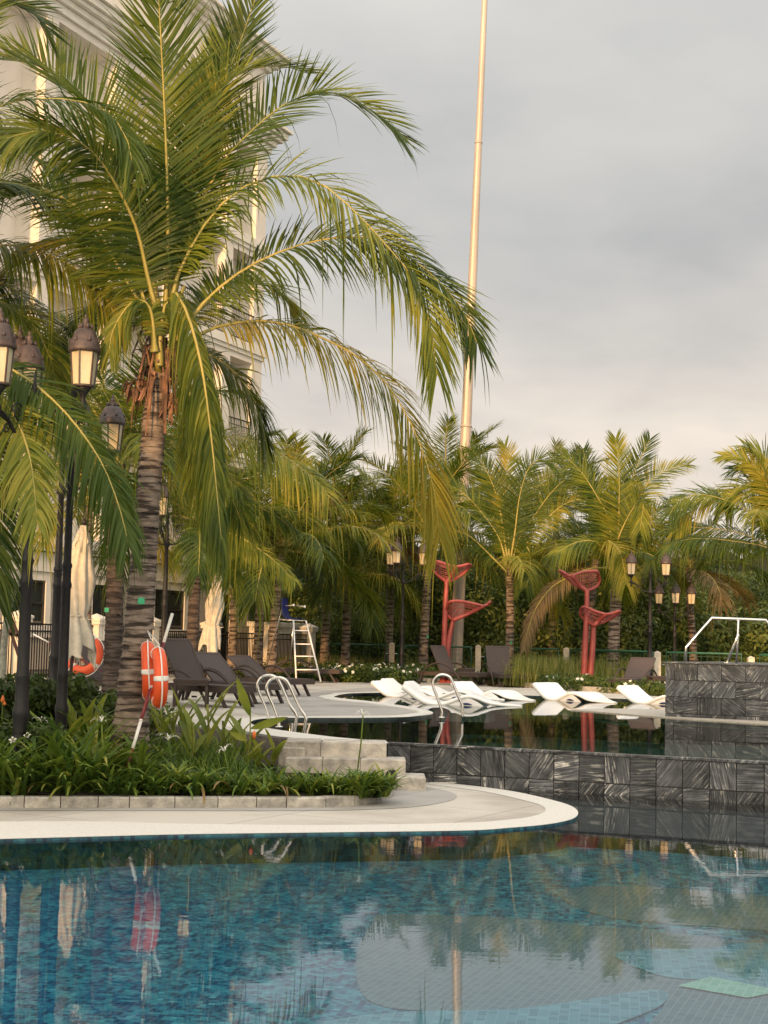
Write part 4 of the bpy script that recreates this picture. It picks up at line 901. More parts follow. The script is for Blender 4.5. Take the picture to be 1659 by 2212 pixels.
# body
bbox('wall_body', (0, D0, -.2), (BL, 12, 17.3), m_facade)
openings = [(12.6 + 3.3 * k, 15.4 + 3.3 * k) for k in range(3)] + [(9.3, 12.1), (6.0, 8.8), (2.7, 5.5), (.7, 2.2)]
openings.sort()
for z0, z1, arch in ((3.5, 7.0, 0), (7.0, 10.5, 1), (10.5, 14.0, 0), (14.0, 17.3, 0)):
    edges = [0] + [e for o_ in openings for e in o_] + [BL]
    for i in range(0, len(edges), 2): bbox('pier', (edges[i], .002, z0 + .14), (edges[i + 1], D0, z1 - .45 if z1 < 17 else 17.1), m_facade)
    bbox('spandrel', (0, 0, z1 - .45 if z1 < 17 else 17.1), (BL, D0 - .002, z1 - .001), m_facade)
    bbox('floor_slab', (-.12, -.12, z0 - .13), (BL, D0, z0 + .139), m_cream)
    bbox('slab_moulding', (-.06, -.06, z0 - .26), (BL, .2, z0 - .131), m_cream)
    for (a, c_) in openings:
        if z0 > 4 or a < 1 or a > 6: continue
        bbox('window', (a + .75, D0 - .02, z0 + .2), (c_ - .75, D0 - .003, z1 - 1.0), m_glassw)
    if z0 < 13:
        for (a, c_) in openings:
            if a > 3: continue
            rl = MB(); zb = z0 + .14
            rl.box((a + .01, -.04, zb + .93), (c_ - .01, .0, zb + .97)); rl.box((a + .01, -.03, zb + .74), (c_ - .01, -.01, zb + .765)); rl.box((a + .01, -.03, zb + .06), (c_ - .01, -.01, zb + .085))
            x = a + .06
            while x < c_ - .04:
                rl.tube([(x, -.02, zb + .95), (x, -.02, zb + .6), (x, -.12, zb + .38), (x, -.14, zb + .22), (x, -.02, zb + .07)], .009, 4); x += .115
            rl.build('balcony_railing', m_black, bld, True)['kind'] = 'stuff'
# top: cornice, attic, upper cornice
for k, (z, pr, h) in enumerate(((17.31, .10, .22), (17.54, .22, .16), (17.71, .38, .12), (17.84, .50, .20), (18.06, .62, .10))): bbox('cornice_course', (-pr, -pr, z), (BL, 2.4, z + h - .003), m_cream)
bbox('attic_wall', (.1, .12, 18.16), (BL, 11, 20.1), m_facade)
for k, (z, pr, h) in enumerate(((20.1, .12, .14), (20.25, .30, .12), (20.38, .48, .18), (20.57, .60, .08))): bbox('roof_cornice', (-pr, -pr + .1, z), (BL, 11, z + h - .003), m_cream)
# ground floor: beige rusticated panels with white window and door surrounds
def course(x0, x1, z0, z1):
    z = z0
    while z < z1 - .02:
        h = min(.42, z1 - z); bbox('wall_panel', (x0 + .006, .20, z + .006), (x1 - .006, D0, z + h - .006), m_beige, c=.0); z += h
bbox('ground_wall', (0, .23, -.2), (BL, D0 - .01, 3.2), mat('beige_joint', (.20, .18, .15)))
for x0, x1, z1 in ((0, 1.15, 2.7), (2.6, 4.05, 2.7), (6.25, 7.9, 2.7), (9.5, 11.2, 2.7), (13.2, 15, 2.7), (17, 25, 2.7)): course(x0, x1, .2, z1)
bbox('white_band', (-.03, .10, 2.71), (BL, D0, 3.20), m_cream)
for (x0, x1, z0, z1, kind) in ((4.05, 6.25, 1.32, 2.70, 'w'), (11.2, 13.2, 1.32, 2.70, 'w'), (15, 17, 1.32, 2.7, 'w'), (1.15, 2.6, 0, 2.70, 'd'), (7.9, 9.5, 0, 2.7, 'd')):
    if kind == 'w': bbox('wall_panel', (x0 + .006, .2, .2), (x1 - .006, D0, 1.0), m_beige)
    f = bbox('window' if kind == 'w' else 'door', (x0 + .26, .222, z0 + .12), (x1 - .26, .228, z1 - .22), m_glassw)
    for nm, a, c_ in (('jamb', (x0 + .02, .16, z0), (x0 + .24, .30, z1)), ('jamb', (x1 - .24, .16, z0), (x1 - .02, .30, z1)), ('head', (x0 + .245, .16, z1 - .22), (x1 - .245, .30, z1))): bbox(nm, a, c_, m_cream, f)
    if kind == 'w':
        bbox('sill', (x0 - .12, .05, z0 - .12), (x1 + .12, .30, z0 + .0), m_cream, f); bbox('sill_moulding', (x0 - .02, .11, z0 - .30), (x1 + .02, .30, z0 - .122), m_cream, f)
    s = MB()
    X0, X1, Z0, Z1 = x0 + .25, x1 - .25, z0 + .005, z1 - .225
    for a, c_ in (((X0, .19, Z0), (X0 + .06, .22, Z1)), ((X1 - .06, .19, Z0), (X1, .22, Z1)), ((X0 + .062, .19, Z1 - .06), (X1 - .062, .22, Z1)), ((X0 + .062, .19, Z0), (X1 - .062, .22, Z0 + .07)), ((X0 + .062, .192, (Z0 + Z1) / 2 - .03), (X1 - .062, .218, (Z0 + Z1) / 2 + .03))): s.box(a, c_)
    if kind == 'd': s.box(((X0 + X1) / 2 - .03, .19, Z0 + .072), ((X0 + X1) / 2 + .03, .2185, Z1 - .062))
    s.build('frame', m_frame, f, True)
# white slatted balustrade over the ground floor
sl_ = MB(); x = .1
while x < 8.6:
    sl_.box((x, .0, 3.64), (x + .06, .035, 4.40)); x += .12
sl_.box((.05, -.01, 4.401), (8.7, .045, 4.46)); sl_.build('slatted_balustrade', m_white, bld, True)['kind'] = 'stuff'
# scroll ironwork panel over the left door
sc_ = MB()
def spiral(c, r, turns, d=1, n=26):
    out = []
    for i in range(n):
        t = i / (n - 1); th = t * turns * 6.283 * d; rr = r * (1 - .85 * t); out.append(Vector((c[0] + rr * math.cos(th), -.16, c[1] + rr * math.sin(th))))
    return out
for (x, z, r_, d) in ((8.5, 3.0, .16, 1), (8.95, 3.02, .13, -1), (9.35, 2.98, .15, 1), (9.75, 3.02, .11, -1), (9.1, 2.72, .08, 1)): sc_.tube(spiral((x, z), r_, 1.6, d), .013, 5)
sc_.tube([(8.2, -.16, 3.28), (10.2, -.16, 3.28)], .014, 5); sc_.build('scroll_ironwork', m_black, bld, True)

# building added out of view behind the viewer to put the terrace in shade
bb = thing('added_shade_building', (-26, -34, 0), 'plain white building added unseen far behind the viewer to shade the terrace', 'building')
hv = Vector((math.sin(SUN_AZ), math.cos(SUN_AZ), 0)); sv = Vector((-hv.y, hv.x, 0))
q = MB(); c = hv * 38; q.obox(c - sv * 34 + Vector((0, 0, 4.6)), c + sv * 26 + Vector((0, 0, 4.6)), 8, 11.0); q.build('wall', m_facade, bb)
q = MB(); q.obox(c - sv * 34.4 + Vector((0, 0, 10.3)), c + sv * 26.4 + Vector((0, 0, 10.3)), 9, .35); q.build('roof', m_cream, bb)

# ------------------------------------------------------------------ picket fence with pillars, green fence, bollards
FA = at_y(-30, 1370, 34.5); FB = at_y(690, 1380, 53); FA.z = FB.z = 0; fd = (FB - FA).normalized(); fn = Vector((fd.y, -fd.x, 0))
def on_f(px):                                     # point of the fence line seen at that column
    d = ray(px, 1360); t = (FA.x * fd.y - FA.y * fd.x) / (d.x * fd.y - d.y * fd.x); return Vector((d.x * t, d.y * t, 0))
pill = [40, 208, 326, 456, 573, 668]
ptop = {40: 1.62, 208: 1.60, 326: 1.62, 456: 1.62, 573: 1.63, 668: 1.62}
names = ['leftmost fence pillar, behind the first lamp post', 'cream fence pillar behind the closed parasol', 'cream fence pillar right behind the life rings', 'cream fence pillar beside the second parasol', 'cream fence pillar between the twin palms', 'last cream fence pillar, right of the lifeguard chair']
for px, nm in zip(pill, names):
    p = on_f(px); t = thing('fence_pillar', p, nm, 'pillar', 'pillars of the black picket fence', rz=math.atan2(fd.y, fd.x))
    q = MB(); q.box((-.17, -.17, 0), (.17, .17, 1.38)); q.build('shaft', m_cream, t, True)
    q = MB(); q.box((-.23, -.23, 1.381), (.23, .23, 1.47)); q.add([(-.25, -.25, 1.471), (.25, -.25, 1.471), (.25, .25, 1.471), (-.25, .25, 1.471), (-.25, -.25, 1.53), (.25, -.25, 1.53), (.25, .25, 1.53), (-.25, .25, 1.53), (0, 0, 1.66)], [(0, 1, 5, 4), (1, 2, 6, 5), (2, 3, 7, 6), (3, 0, 4, 7), (4, 5, 8), (5, 6, 8), (6, 7, 8), (7, 4, 8)]); q.build('cap', m_cream, t, True)
ends = [-30] + pill
for i in range(len(ends) - 1):
    a = on_f(ends[i]) + fd * .2; c = on_f(ends[i + 1]) - fd * .2; L = (c - a).length
    t = thing('picket_fence', a, ('black picket fence panel ' + ['at the far left edge', 'between the lamp posts', 'behind the big palm trunk', 'behind the raised loungers', 'right of the second parasol', 'behind the lifeguard chair'][i]), 'fence', 'black picket fence panels', rz=math.atan2(fd.y, fd.x))
    H_ = 1.36 if i < 3 else 1.28
    q = MB(); q.box((0, -.02, H_ - .04), (L, .02, H_)); q.box((0, -.02, H_ - .2), (L, .02, H_ - .165)); q.box((0, -.02, .12), (L, .02, .16)); q.build('rails', m_black, t, True)
    q = MB(); n = int(L / .11)
    for k in range(n): x = (k + .5) * L / n; q.box((x - .009, -.0105, .05), (x + .009, .0105, H_ - .041))
    q.build('pickets', m_black, t, True)['kind'] = 'stuff'
# short cream wall with coping at the end of the fence
A = on_f(590) + fn * -.6; C_ = on_f(690) + fn * -.6
t = thing('garden_wall', A, 'short cream garden wall with coping behind the lifeguard chair', 'wall', rz=math.atan2((C_ - A).y, (C_ - A).x)); L = (C_ - A).length
q = MB(); q.box((0, 0, 0), (L, .25, 1.50)); q.build('wall', m_cream, t, True); q = MB(); q.cbox((-.05, -.06, 1.502), (L + .05, .31, 1.66), .02); q.build('coping', m_cream, t, True)

bol = [(847, 50, 1387, 1452), (1033, 48, 1392.5, 1462), (1223, 46.5, 1398, 1474), (1420, 42, 1406, 1480), (1622, 41, 1417, 1490)]
bn_ = ['leftmost square white bollard, beside the middle lamp post', 'square white bollard between the two front-facing loungers', 'square white bollard between the two coral sculptures and the pale palm', 'square white bollard beside the lounger near the spa block', 'square white bollard rising behind the spa block']
bp = []
for (px, Y, yt, yb), nm in zip(bol, bn_):
    top = at_y(px, yt, Y); p = Vector((top.x, Y, .05)); bp.append(p); t = thing('bollard', p, nm, 'bollard', 'square white bollards along the green fence')
    h = top.z - .05; w = .085
    q = MB(); q.box((-w, -w, 0), (w, w, h - .06)); q.build('shaft', m_boll, t, True)
    q = MB(); q.add([(-w, -w, h - .058), (w, -w, h - .058), (w, w, h - .058), (-w, w, h - .058), (-w, -w, h - .045), (w, -w, h - .045), (w, w, h - .045), (-w, w, h - .045), (0, 0, h)], [(0, 1, 5, 4), (1, 2, 6, 5), (2, 3, 7, 6), (3, 0, 4, 7), (4, 5, 8), (5, 6, 8), (6, 7, 8), (7, 4, 8)]); q.build('cap', m_boll, t, True)
    q = MB(); q.tube([(-.2, 0, h - .38), (.2, 0, h - .38)], .02, 6); q.build('bracket', m_steel, t, True)
gl_ = [at_y(676, 1390, 53), bp[0], bp[1], bp[2], bp[3], bp[4], Vector((14, 38, .05))]
gn_ = ['left of the middle lamp post', 'behind the foot of the flagpole', 'in the middle, before the tall grass', 'behind the right coral sculpture', 'behind the spa block', 'at the right edge']
for i in range(6):
    a = gl_[i].copy(); c = gl_[i + 1].copy(); a.z = c.z = .05; d = (c - a).normalized(); a = a + d * .25; c = c - d * .25; L = (c - a).length
    t = thing('green_fence', a, 'green tube fence panel ' + gn_[i], 'fence', 'green tube fence panels', rz=math.atan2(d.y, d.x))
    H_ = .93
    q = MB(); q.tube([(0, 0, 0), (0, 0, H_), (L, 0, H_), (L, 0, 0)], .03, 8); q.build('frame', m_green, t, True)
    q = MB(); q.tube([(0, 0, .08), (L, 0, .08)], .016, 6); k = 0; x = .15
    while x < L: q.box((x - .003, -.003, .08), (x + .003, .003, H_)); x += .16
    z = .2
    while z < H_: q.box((0, -.004, z - .003), (L, -.001, z + .003)); z += .16
    q.build('wire_mesh', m_green, t, True)['kind'] = 'stuff'

# ------------------------------------------------------------------ flagpole
fb = at_y(984, 1432, 52); fb.z = 0; ft = at_y(1047, 0, 52); dirp = (ft - Vector((fb.x, 52, 0))); 
t = thing('flagpole', fb, 'very tall tapering metal flagpole made of joined sections', 'flagpole')
def fpt(py): 
    k = (1432 - py) / 1432; p = fb.lerp(ft, k); return p
secs = [(1470, 1125, .225, .205), (1125, 915, .20, .185), (915, 310, .18, .125), (310, -260, .12, .085)]
for i, (ya, yb, ra_, rb_) in enumerate(secs):
    a = fpt(ya); c = fpt(yb); q = MB(); q.tube([a, c], [ra_, rb_], 12)
    for k in range(len(q.sm)): q.sm[k] = False
    q.tube([c - (c - a).normalized() * .06, c + (c - a).normalized() * .02], rb_ + .012, 16); q.build('pole_section', m_pole, t)

# ------------------------------------------------------------------ lamp posts
def lamp(label, px, y_ref, Y, azs, H_=4.4, arm=.62, r=.05, lean=0.0, base_z=0.0, s=1.0, k_=1.0, group='black ornate lamp posts'):
    p = at_y(px, y_ref, Y); base = Vector((p.x, Y, base_z)); t = thing('lamp_post', base, label, 'lamp post', group); t.rotation_euler = (0, lean, 0); t.scale = (k_,) * 3
    H = H_ - base_z; za = H - 1.12
    q = MB(); q.lathe([(r * 1.75, 0), (r * 1.75, .12), (r * 1.5, .15), (r * 1.5, .42), (r * 1.7, .45), (r * 1.7, .50), (r * 1.35, .54), (r * 1.3, .80), (r * 1.42, .82), (r * 1.42, .85), (r * 1.22, .88), (r * 1.12, 1.72), (r * 1.32, 1.74), (r * 1.32, 1.77), (r * 1.1, 1.80), (r * 1.08, 1.93), (r * 1.28, 1.95), (r * 1.28, 1.97), (r, 2.0), (r * .75, za - .35), (r * 1.3, za - .33), (r * 1.3, za - .28), (r * .8, za - .24), (r * .6, za + .22), (r * .95, za + .25), (r * .3, za + .36), (.004, za + .48)], 18)
    q.build('post', m_black, t, True)
    for az in azs:
        a = R(az); o = Vector((math.cos(a), math.sin(a), 0)); tip = o * arm
        q = MB(); Z = lambda x, z: o * x + Vector((0, 0, z))
        q.tube(spline([Z(.03, za - .30), Z(arm * .35, za - .26), Z(arm * .7, za - .06), Z(arm, za + .02)], 5), .018, 7)
        q.tube([Z(arm * .62, za - .1) , Z(arm + .09, za + .02)], [.012, .02], 6)
        sp_ = [Z(arm * .42 + .11 * (1 - .8 * i / 17) * math.cos(i * .62), za + .02 + .11 * (1 - .8 * i / 17) * math.sin(i * .62)) for i in range(18)]; q.tube(sp_, .009, 5)
        sp_ = [Z(arm * .72 + .06 * (1 - .8 * i / 13) * math.cos(3 - i * .62), za - .16 + .06 * (1 - .8 * i / 13) * math.sin(3 - i * .62)) for i in range(14)]; q.tube(sp_, .008, 5)
        q.lathe([(.006, -.16), (.03, -.12), (.022, -.07), (.035, -.03), (.05, 0), (.03, .05), (.022, .10), (.045, .15), (.075, .19), (.085, .215)], 12, tip + Vector((0, 0, za + .02)))
        q.build('arm', m_black, t, True)
        L0 = za + .245
        lt = MB(); c = tip
        lt.lathe([(.112 * s, L0 - .012), (.128 * s, L0 - .01), (.128 * s, L0 + .012), (.115 * s, L0 + .014)], 18, c)
        for k in range(6):
            th = k * math.pi / 3 + .35; d = Vector((math.cos(th), math.sin(th), 0)); lt.obox(c + d * .122 * s + Vector((0, 0, L0)), c + d * .152 * s + Vector((0, 0, L0 + .35)), .014, .014, d)
        lt.lathe([(.15 * s, L0 + .345), (.178 * s, L0 + .35), (.182 * s, L0 + .375), (.170 * s, L0 + .40), (.170 * s, L0 + .43), (.160 * s, L0 + .445), (.135 * s, L0 + .50), (.115 * s, L0 + .56), (.09 * s, L0 + .585), (.055 * s, L0 + .595), (.05 * s, L0 + .62), (.02, L0 + .64), (.035, L0 + .665), (.03, L0 + .69), (.012, L0 + .70), (.018, L0 + .72), (.003, L0 + .75)], 20, c)
        for k in range(6):
            th = k * math.pi / 3; d = Vector((math.cos(th), math.sin(th), 0)); lt.lathe([(.002, 0), (.022, .015), (.012, .04), (.004, .055)], 6, c + d * .150 * s + Vector((0, 0, L0 + .44)))
            lt.lathe([(.012, 0), (.02, .03), (.004, .06)], 5, c + d * .07 * s + Vector((0, 0, L0 + .585)))
        lo_ = lt.build('lantern', m_bronze, t, True)
        gq = MB(); gq.lathe([(.112 * s, L0 + .013), (.143 * s, L0 + .346)], 6, c, rot=.35, smooth=False); gq.build('lantern_glass', m_lglass, lo_, True)
    return t
lamp('nearest black lamp post at the left edge, its lantern cropped by the photo border', 64, 1100, 15.0, [-112, 20 + 90], H_=4.37, arm=.60, s=.92, r=.050, base_z=-.12, group=None)
lamp('tall black lamp post just left of the big palm, frosted lantern beside the palm crown', 146, 1200, 15.9, [-70, 172], H_=4.51, arm=.62, s=.92, r=.042, base_z=-.12, group=None)
lamp('black lamp post whose two lanterns show lower, behind the near pair', 131, 1100, 19.8, [5, -63], H_=4.40, arm=.62, r=.048, group=None)
lamp('black lamp post behind the life rings with lanterns lost in the fronds', 356, 1300, 31, [20, 150, 265], group=None)
lamp('black lamp post with three lanterns left of the coral sculptures', 870, 1300, 42.5, [12, 128, 250], group=None, k_=.925)
lamp('bronze-black lamp post with two lit-looking lanterns right of the pale palm', 1404, 1350, 40.5, [30, 150], r=.062, arm=.62, group=None, k_=.86)
lamp('thinner dark lamp post nearest the steel rail, lanterns small', 1457, 1380, 43.5, [12, 140, 262], H_=3.75, r=.055, group=None, k_=.82)
# ------------------------------------------------------------------ closed parasols
def parasol(label, px, Y, ztop, zbot, zwaist, rmax, seed, lean=0, tilt=0, folds=9, rw=.13, rb=.30):
    p = at_y(px, 1380, Y); t = thing('parasol', (p.x, Y, 0), label, 'parasol', 'closed cream parasols'); t.rotation_euler = (0, lean, 0)
    q = MB(); q.tube([(0, 0, 0), (0, 0, ztop + .12)], .028, 10); q.lathe([(.26, 0), (.26, .05), (.06, .07), (.05, .22)], 18); q.lathe([(.03, 0), (.05, .03), (.01, .10)], 10, (0, 0, ztop + .08)); q.build('pole', mat('dark_pole', (.05, .035, .03), rough=.5), t, True)
    g = random.Random(seed); n = 54; vs = []; rows = 34; ph = [g.uniform(-.5, .5) for _ in range(folds)]
    hem = [g.uniform(-.22, .22) for _ in range(folds)]
    for i in range(rows):
        f = i / (rows - 1); 
        for k in range(n):
            th = 6.283 * k / n; fi = th / 6.283 * folds; j = int(fi) % folds; fr = fi - int(fi)
            zb = zbot + (hem[j] * (1 - fr) + hem[(j + 1) % folds] * fr) * 1.1 + (.16 * (1 - abs(2 * fr - 1)) - .08)
            z = ztop + (zb - ztop) * f
            if z > zwaist: u = (ztop - z) / (ztop - zwaist); r = np.interp(u, [0, .05, .3, .6, .88, 1], [.05, .10, rmax * .62, rmax, rmax * .8, rw])
            else: u = (zwaist - z) / (zwaist - zb + 1e-6); r = np.interp(u, [0, .12, .6, 1], [rw, rw * 1.35, rb * .95, rb])
            crease = 1 + (.26 if z < zwaist else .20) * math.cos(fi * 6.283 + ph[j]) * min(1, f * 5) + .05 * math.sin(th * 23 + f * 9)
            sw = (fi * .05 * math.sin(f * 5 + seed))
            vs.append((math.cos(th + sw) * r * crease, math.sin(th + sw) * r * crease * .9, z))
    fs = [(i * n + k, i * n + (k + 1) % n, (i + 1) * n + (k + 1) % n, (i + 1) * n + k) for i in range(rows - 1) for k in range(n)]
    q = MB(); q.add(vs, fs, 0, True); q.build('canopy', m_canvas, t, True)
    cap = MB(); vs = []; 
    for i in range(6):
        f = i / 5
        for k in range(n):
            th = 6.283 * k / n; r = np.interp(f, [0, 1], [.05, rmax * .55]) * (1 + .22 * math.cos(k / n * folds * 6.283 + .6) * f); vs.append((math.cos(th) * r, math.sin(th) * r, ztop + .06 - f * (.34 + .10 * math.cos(5 * th))))
    cap.add(vs, [(i * n + k, i * n + (k + 1) % n, (i + 1) * n + (k + 1) % n, (i + 1) * n + k) for i in range(5) for k in range(n)], 0, True); cap.build('vent_cap', m_canvas, t, True)
    q = MB(); q.tube([(math.cos(a) * rw * 1.12, math.sin(a) * rw * 1.05, zwaist) for a in np.linspace(0, 6.283, 20)[:-1]], .014, 6, close=True); q.tube([(rw, -.05, zwaist), (rw + .08, -.08, zwaist - .05), (rw + .15, -.1, zwaist - .03)], .008, 5); q.tube([(rw, -.05, zwaist), (rw + .06, -.08, zwaist - .08), (rw + .12, -.1, zwaist - .2)], .008, 5); q.build('tie_strap', m_canvas, t, True)
    return t
parasol('large closed cream parasol tied at its waist, between the lamp posts', 152, 24, 2.78, .78, 1.42, .23, 3, rw=.14, rb=.30, lean=.05)
parasol('smaller closed cream parasol with ragged hem behind the raised loungers', 444, 35, 2.55, .88, 1.42, .19, 8, rw=.12, rb=.20, lean=.10, folds=8)

# ------------------------------------------------------------------ loungers
def lounger(loc, rz, back, label, blen=.74):
    t = thing('sun_lounger', loc, label, 'sun lounger', 'brown wicker sun loungers', rz=rz)
    zs = .34; w = .33
    q = MB(); 
    for s in (-1, 1): q.box((.02, s * w - (.025 if s > 0 else .025), zs - .10), (1.96, s * w + .025, zs))
    q.box((.02, -w + .026, zs - .09), (.07, w - .026, zs - .004)); q.box((1.91, -w + .026, zs - .10), (1.958, w - .026, zs - .002)); q.box((.74, -w + .026, zs - .09), (.80, w - .026, zs - .03)); q.build('frame', m_wicker, t, True)
    q = MB(); q.cbox((.76, -w + .03, zs - .02), (1.90, w - .03, zs + .012), .006); q.build('seat', m_sling, t, True)
    b = R(back); c, s_ = math.cos(b), math.sin(b); q = MB()
    def bp_(u, v, n): return (.75 - u * c - n * s_, v, zs + .0 + u * s_ - n * c + .02)
    for (u0, u1, v0, v1, n0, n1) in ((0, blen, -w + .05, w - .05, 0, .022), (0, blen + .02, -w + .01, -w + .051, -.006, .03), (0, blen + .02, w - .051, w - .01, -.006, .03), (blen - .02, blen + .025, -w + .052, w - .052, -.005, .029)):
        vs = [bp_(u, v, n) for n in (n1, n0) for (u, v) in ((u0, v0), (u1, v0), (u1, v1), (u0, v1))]; q.add(vs, [(0, 3, 2, 1), (4, 5, 6, 7), (0, 1, 5, 4), (1, 2, 6, 5), (2, 3, 7, 6), (3, 0, 4, 7)])
    q.build('backrest', m_sling, t, True)
    if back > 8: q = MB(); u = blen * .55; e = bp_(u, 0, .02); q.tube([(e[0], -.12, e[2] - .01), (e[0] + .18, -.12, zs - .06)], .012, 6); q.tube([(e[0], .12, e[2] - .01), (e[0] + .18, .12, zs - .06)], .012, 6); q.build('backrest_strut', m_steel, t, True)
    for s in (-1, 1):
        q = MB(); y = s * (w + .045); q.tube(spline([(.10, y, .04), (.16, y, .26), (.36, y, .48), (.68, y, .575), (1.0, y, .50), (1.28, y, .30), (1.52, y, .015)], 6), .023, 8); q.build('armrest', m_wicker, t, True)
    for s in (-1, 1):
        q = MB(); q.obox((.18, s * (w - .02), zs - .05), (.02, s * (w - .02), 0), .05, .045, (0, 1, 0)); q.build('leg', m_wicker, t, True)
        q = MB(); q.obox((1.66, s * (w - .02), zs - .05), (1.86, s * (w - .02), 0), .05, .045, (0, 1, 0)); q.build('leg', m_wicker, t, True)
    q = MB(); 
    for s in (-1, 1): q.lathe([(.05, -.015), (.05, .015)], 12, (.12, s * .2, .06))
    q.build('wheels', m_black, t, True)
    return t
def lpx(px, py, Y=None): return at_z(px, py, 0)
def place_l(head_px, rz, back, label, **k): p = at_z(*head_px, 0); return lounger(p, R(rz), back, label, **k)
place_l((166, 1506), -40, 60, 'brown sun lounger with raised back between the closed parasol and the big palm trunk')
place_l((350, 1518), -40, 58, 'brown sun lounger with raised back nearest the life rings', blen=.84)
place_l((428, 1511), -42, 40, 'brown sun lounger with half-raised back, second behind the steel ladder')
place_l((505, 1497), -42, 32, 'brown sun lounger, rearmost of the left row, its foot end by the grey finger paving')
place_l((578, 1471), -6, 0, 'brown sun lounger lying flat in front of the lifeguard chair')
place_l((918, 1477), -38, 62, 'brown sun lounger with high back right under the left coral sculpture')
place_l((1062, 1480), -78, 66, 'brown sun lounger facing the viewer beside the second bollard')
place_l((1394, 1494), -118, 40, 'brown sun lounger angled left beside the spa block')
def side_table(px, py, label, s=.46, rz=0):
    p = at_z(px, py, 0); t = thing('side_table', p, label, 'side table', 'small brown side tables', rz=R(rz)); h = .45; w = s / 2
    q = MB(); q.cbox((-w, -w, h - .04), (w, w, h), .006); q.build('table_top', m_wicker, t, True)
    for a, b_ in (((-w + .01, -w + .01), (w - .01, -w + .035)), ((-w + .01, w - .035), (w - .01, w - .01))): q = MB(); q.box((a[0], a[1], h - .10), (b_[0], b_[1], h - .041)); q.build('apron', m_wicker, t, True)
    for i in (-1, 1):
        for j in (-1, 1): q = MB(); q.box((i * (w - .025) - .022, j * (w - .025) - .022, 0), (i * (w - .025) + .022, j * (w - .025) + .022, h - .101)); q.build('leg', m_wicker, t, True)
side_table(412, 1527, 'brown side table nearest the viewer, right of the life rings', .56, 4)
side_table(478, 1478, 'brown side table behind the raised loungers', .5, 0)
side_table(1008, 1480, 'brown side table between the two loungers left of the middle palm', .44, 0)
side_table(1421, 1502, 'narrow brown side table beside the spa block', .42, 10)

# ------------------------------------------------------------------ white in-pool loungers
def float_l(px, py, rz, label, sc_=1.0, bk=.31):
    p = at_z(px, py, ZW2); t = thing('pool_lounger', (p.x, p.y, ZW2), label, 'pool lounger', 'white moulded loungers floating in the upper pool', rz=R(rz))
    prof = spline([(-.12, 0, bk), (-.04, 0, bk * .82), (.10, 0, bk * .50), (.26, 0, bk * .20), (.43, 0, .03), (.58, 0, .035), (.78, 0, .11), (.95, 0, .165), (1.12, 0, .145), (1.34, 0, .065), (1.58, 0, .03), (1.85, 0, .015)], 4)
    m = len(prof); n = 20; vs = []
    for i, c in enumerate(prof):
        f = i / (m - 1); a = prof[max(0, i - 1)]; b_ = prof[min(m - 1, i + 1)]; tg = (b_ - a).normalized(); nr = Vector((-tg.z, 0, tg.x))
        w = np.interp(f, [0, .02, .35, .62, .85, 1], [.30, .33, .35, .36, .27, .02]); th_ = np.interp(f, [0, .03, .3, .6, 1], [.058, .075, .062, .055, .025]) * (.6 if i in (0,) else 1)
        for k in range(n):
            a_ = 6.283 * k / n; e = .45; cx_ = math.copysign(abs(math.cos(a_)) ** e, math.cos(a_)); cz_ = math.copysign(abs(math.sin(a_)) ** e, math.sin(a_))
            groove = -.018 * math.exp(-((abs(cx_) - .45) / .12) ** 2) if cz_ > .5 and f < .35 else 0
            vs.append(c * sc_ + (Vector((0, w * cx_, 0)) + nr * (th_ * cz_ / 1.0 * .75 - th_ * .4 + groove)) * sc_)
    fs = [(i * n + k, i * n + (k + 1) % n, (i + 1) * n + (k + 1) % n, (i + 1) * n + k) for i in range(m - 1) for k in range(n)] + [tuple(range(n)), tuple((m - 1) * n + k for k in reversed(range(n)))]
    q = MB(); q.add(vs, fs, 0, True); q.build('shell', m_float, t, True)
    # side cheeks closing the arch under the knees, dark strip added for the shaded gap over the water
    for s in (-1, 1):
        q = MB(); vs = []
        N_ = 12
        for i in range(N_ + 1): x = .62 + .66 * i / N_; vs += [(x * sc_, s * .335 * sc_, (-.04) * sc_), (x * sc_, s * .335 * sc_, max(-.02, .15 * math.sin(math.pi * i / N_) - .02) * sc_)]
        q.add(vs, [(2 * i, 2 * i + 1, 2 * i + 3, 2 * i + 2) for i in range(N_)]); q.build('side_cheek', m_float, t, True)
        q = MB(); q.tube([((.86 + .2 * i / 6) * sc_, s * .345 * sc_, .02 * sc_ + .012 * math.sin(math.pi * i / 6)) for i in range(7)], [.003, .012, .018, .02, .018, .012, .003], 8); q.build('arch_gap_strip', m_bluep, t, True)
    q = MB(); q.cbox((.45 * sc_, -.3 * sc_, -.30), (1.35 * sc_, .3 * sc_, -.06), .02); q.build('base_block', m_float, t, True)
    return t
float_l(828, 1503, -30, 'leftmost white pool lounger pointing at the finger tip, nearest the left cove')
float_l(845, 1495, -26, 'white pool lounger just behind the leftmost one', .95, .32)
float_l(893, 1519, -13, 'white pool lounger in front, its long foot reaching past the steel ladder', 1.12)
float_l(895, 1506, -18, 'white pool lounger right behind the foremost one', 1.05)
float_l(1006, 1506, -46, 'white pool lounger behind the steel ladder, left of the middle one', 1.05)
float_l(1186, 1510, -54, 'white pool lounger by itself in the middle of the upper pool', 1.1)
float_l(1366, 1517, -46, 'rightmost white pool lounger, cut off by the spa block', 1.1)

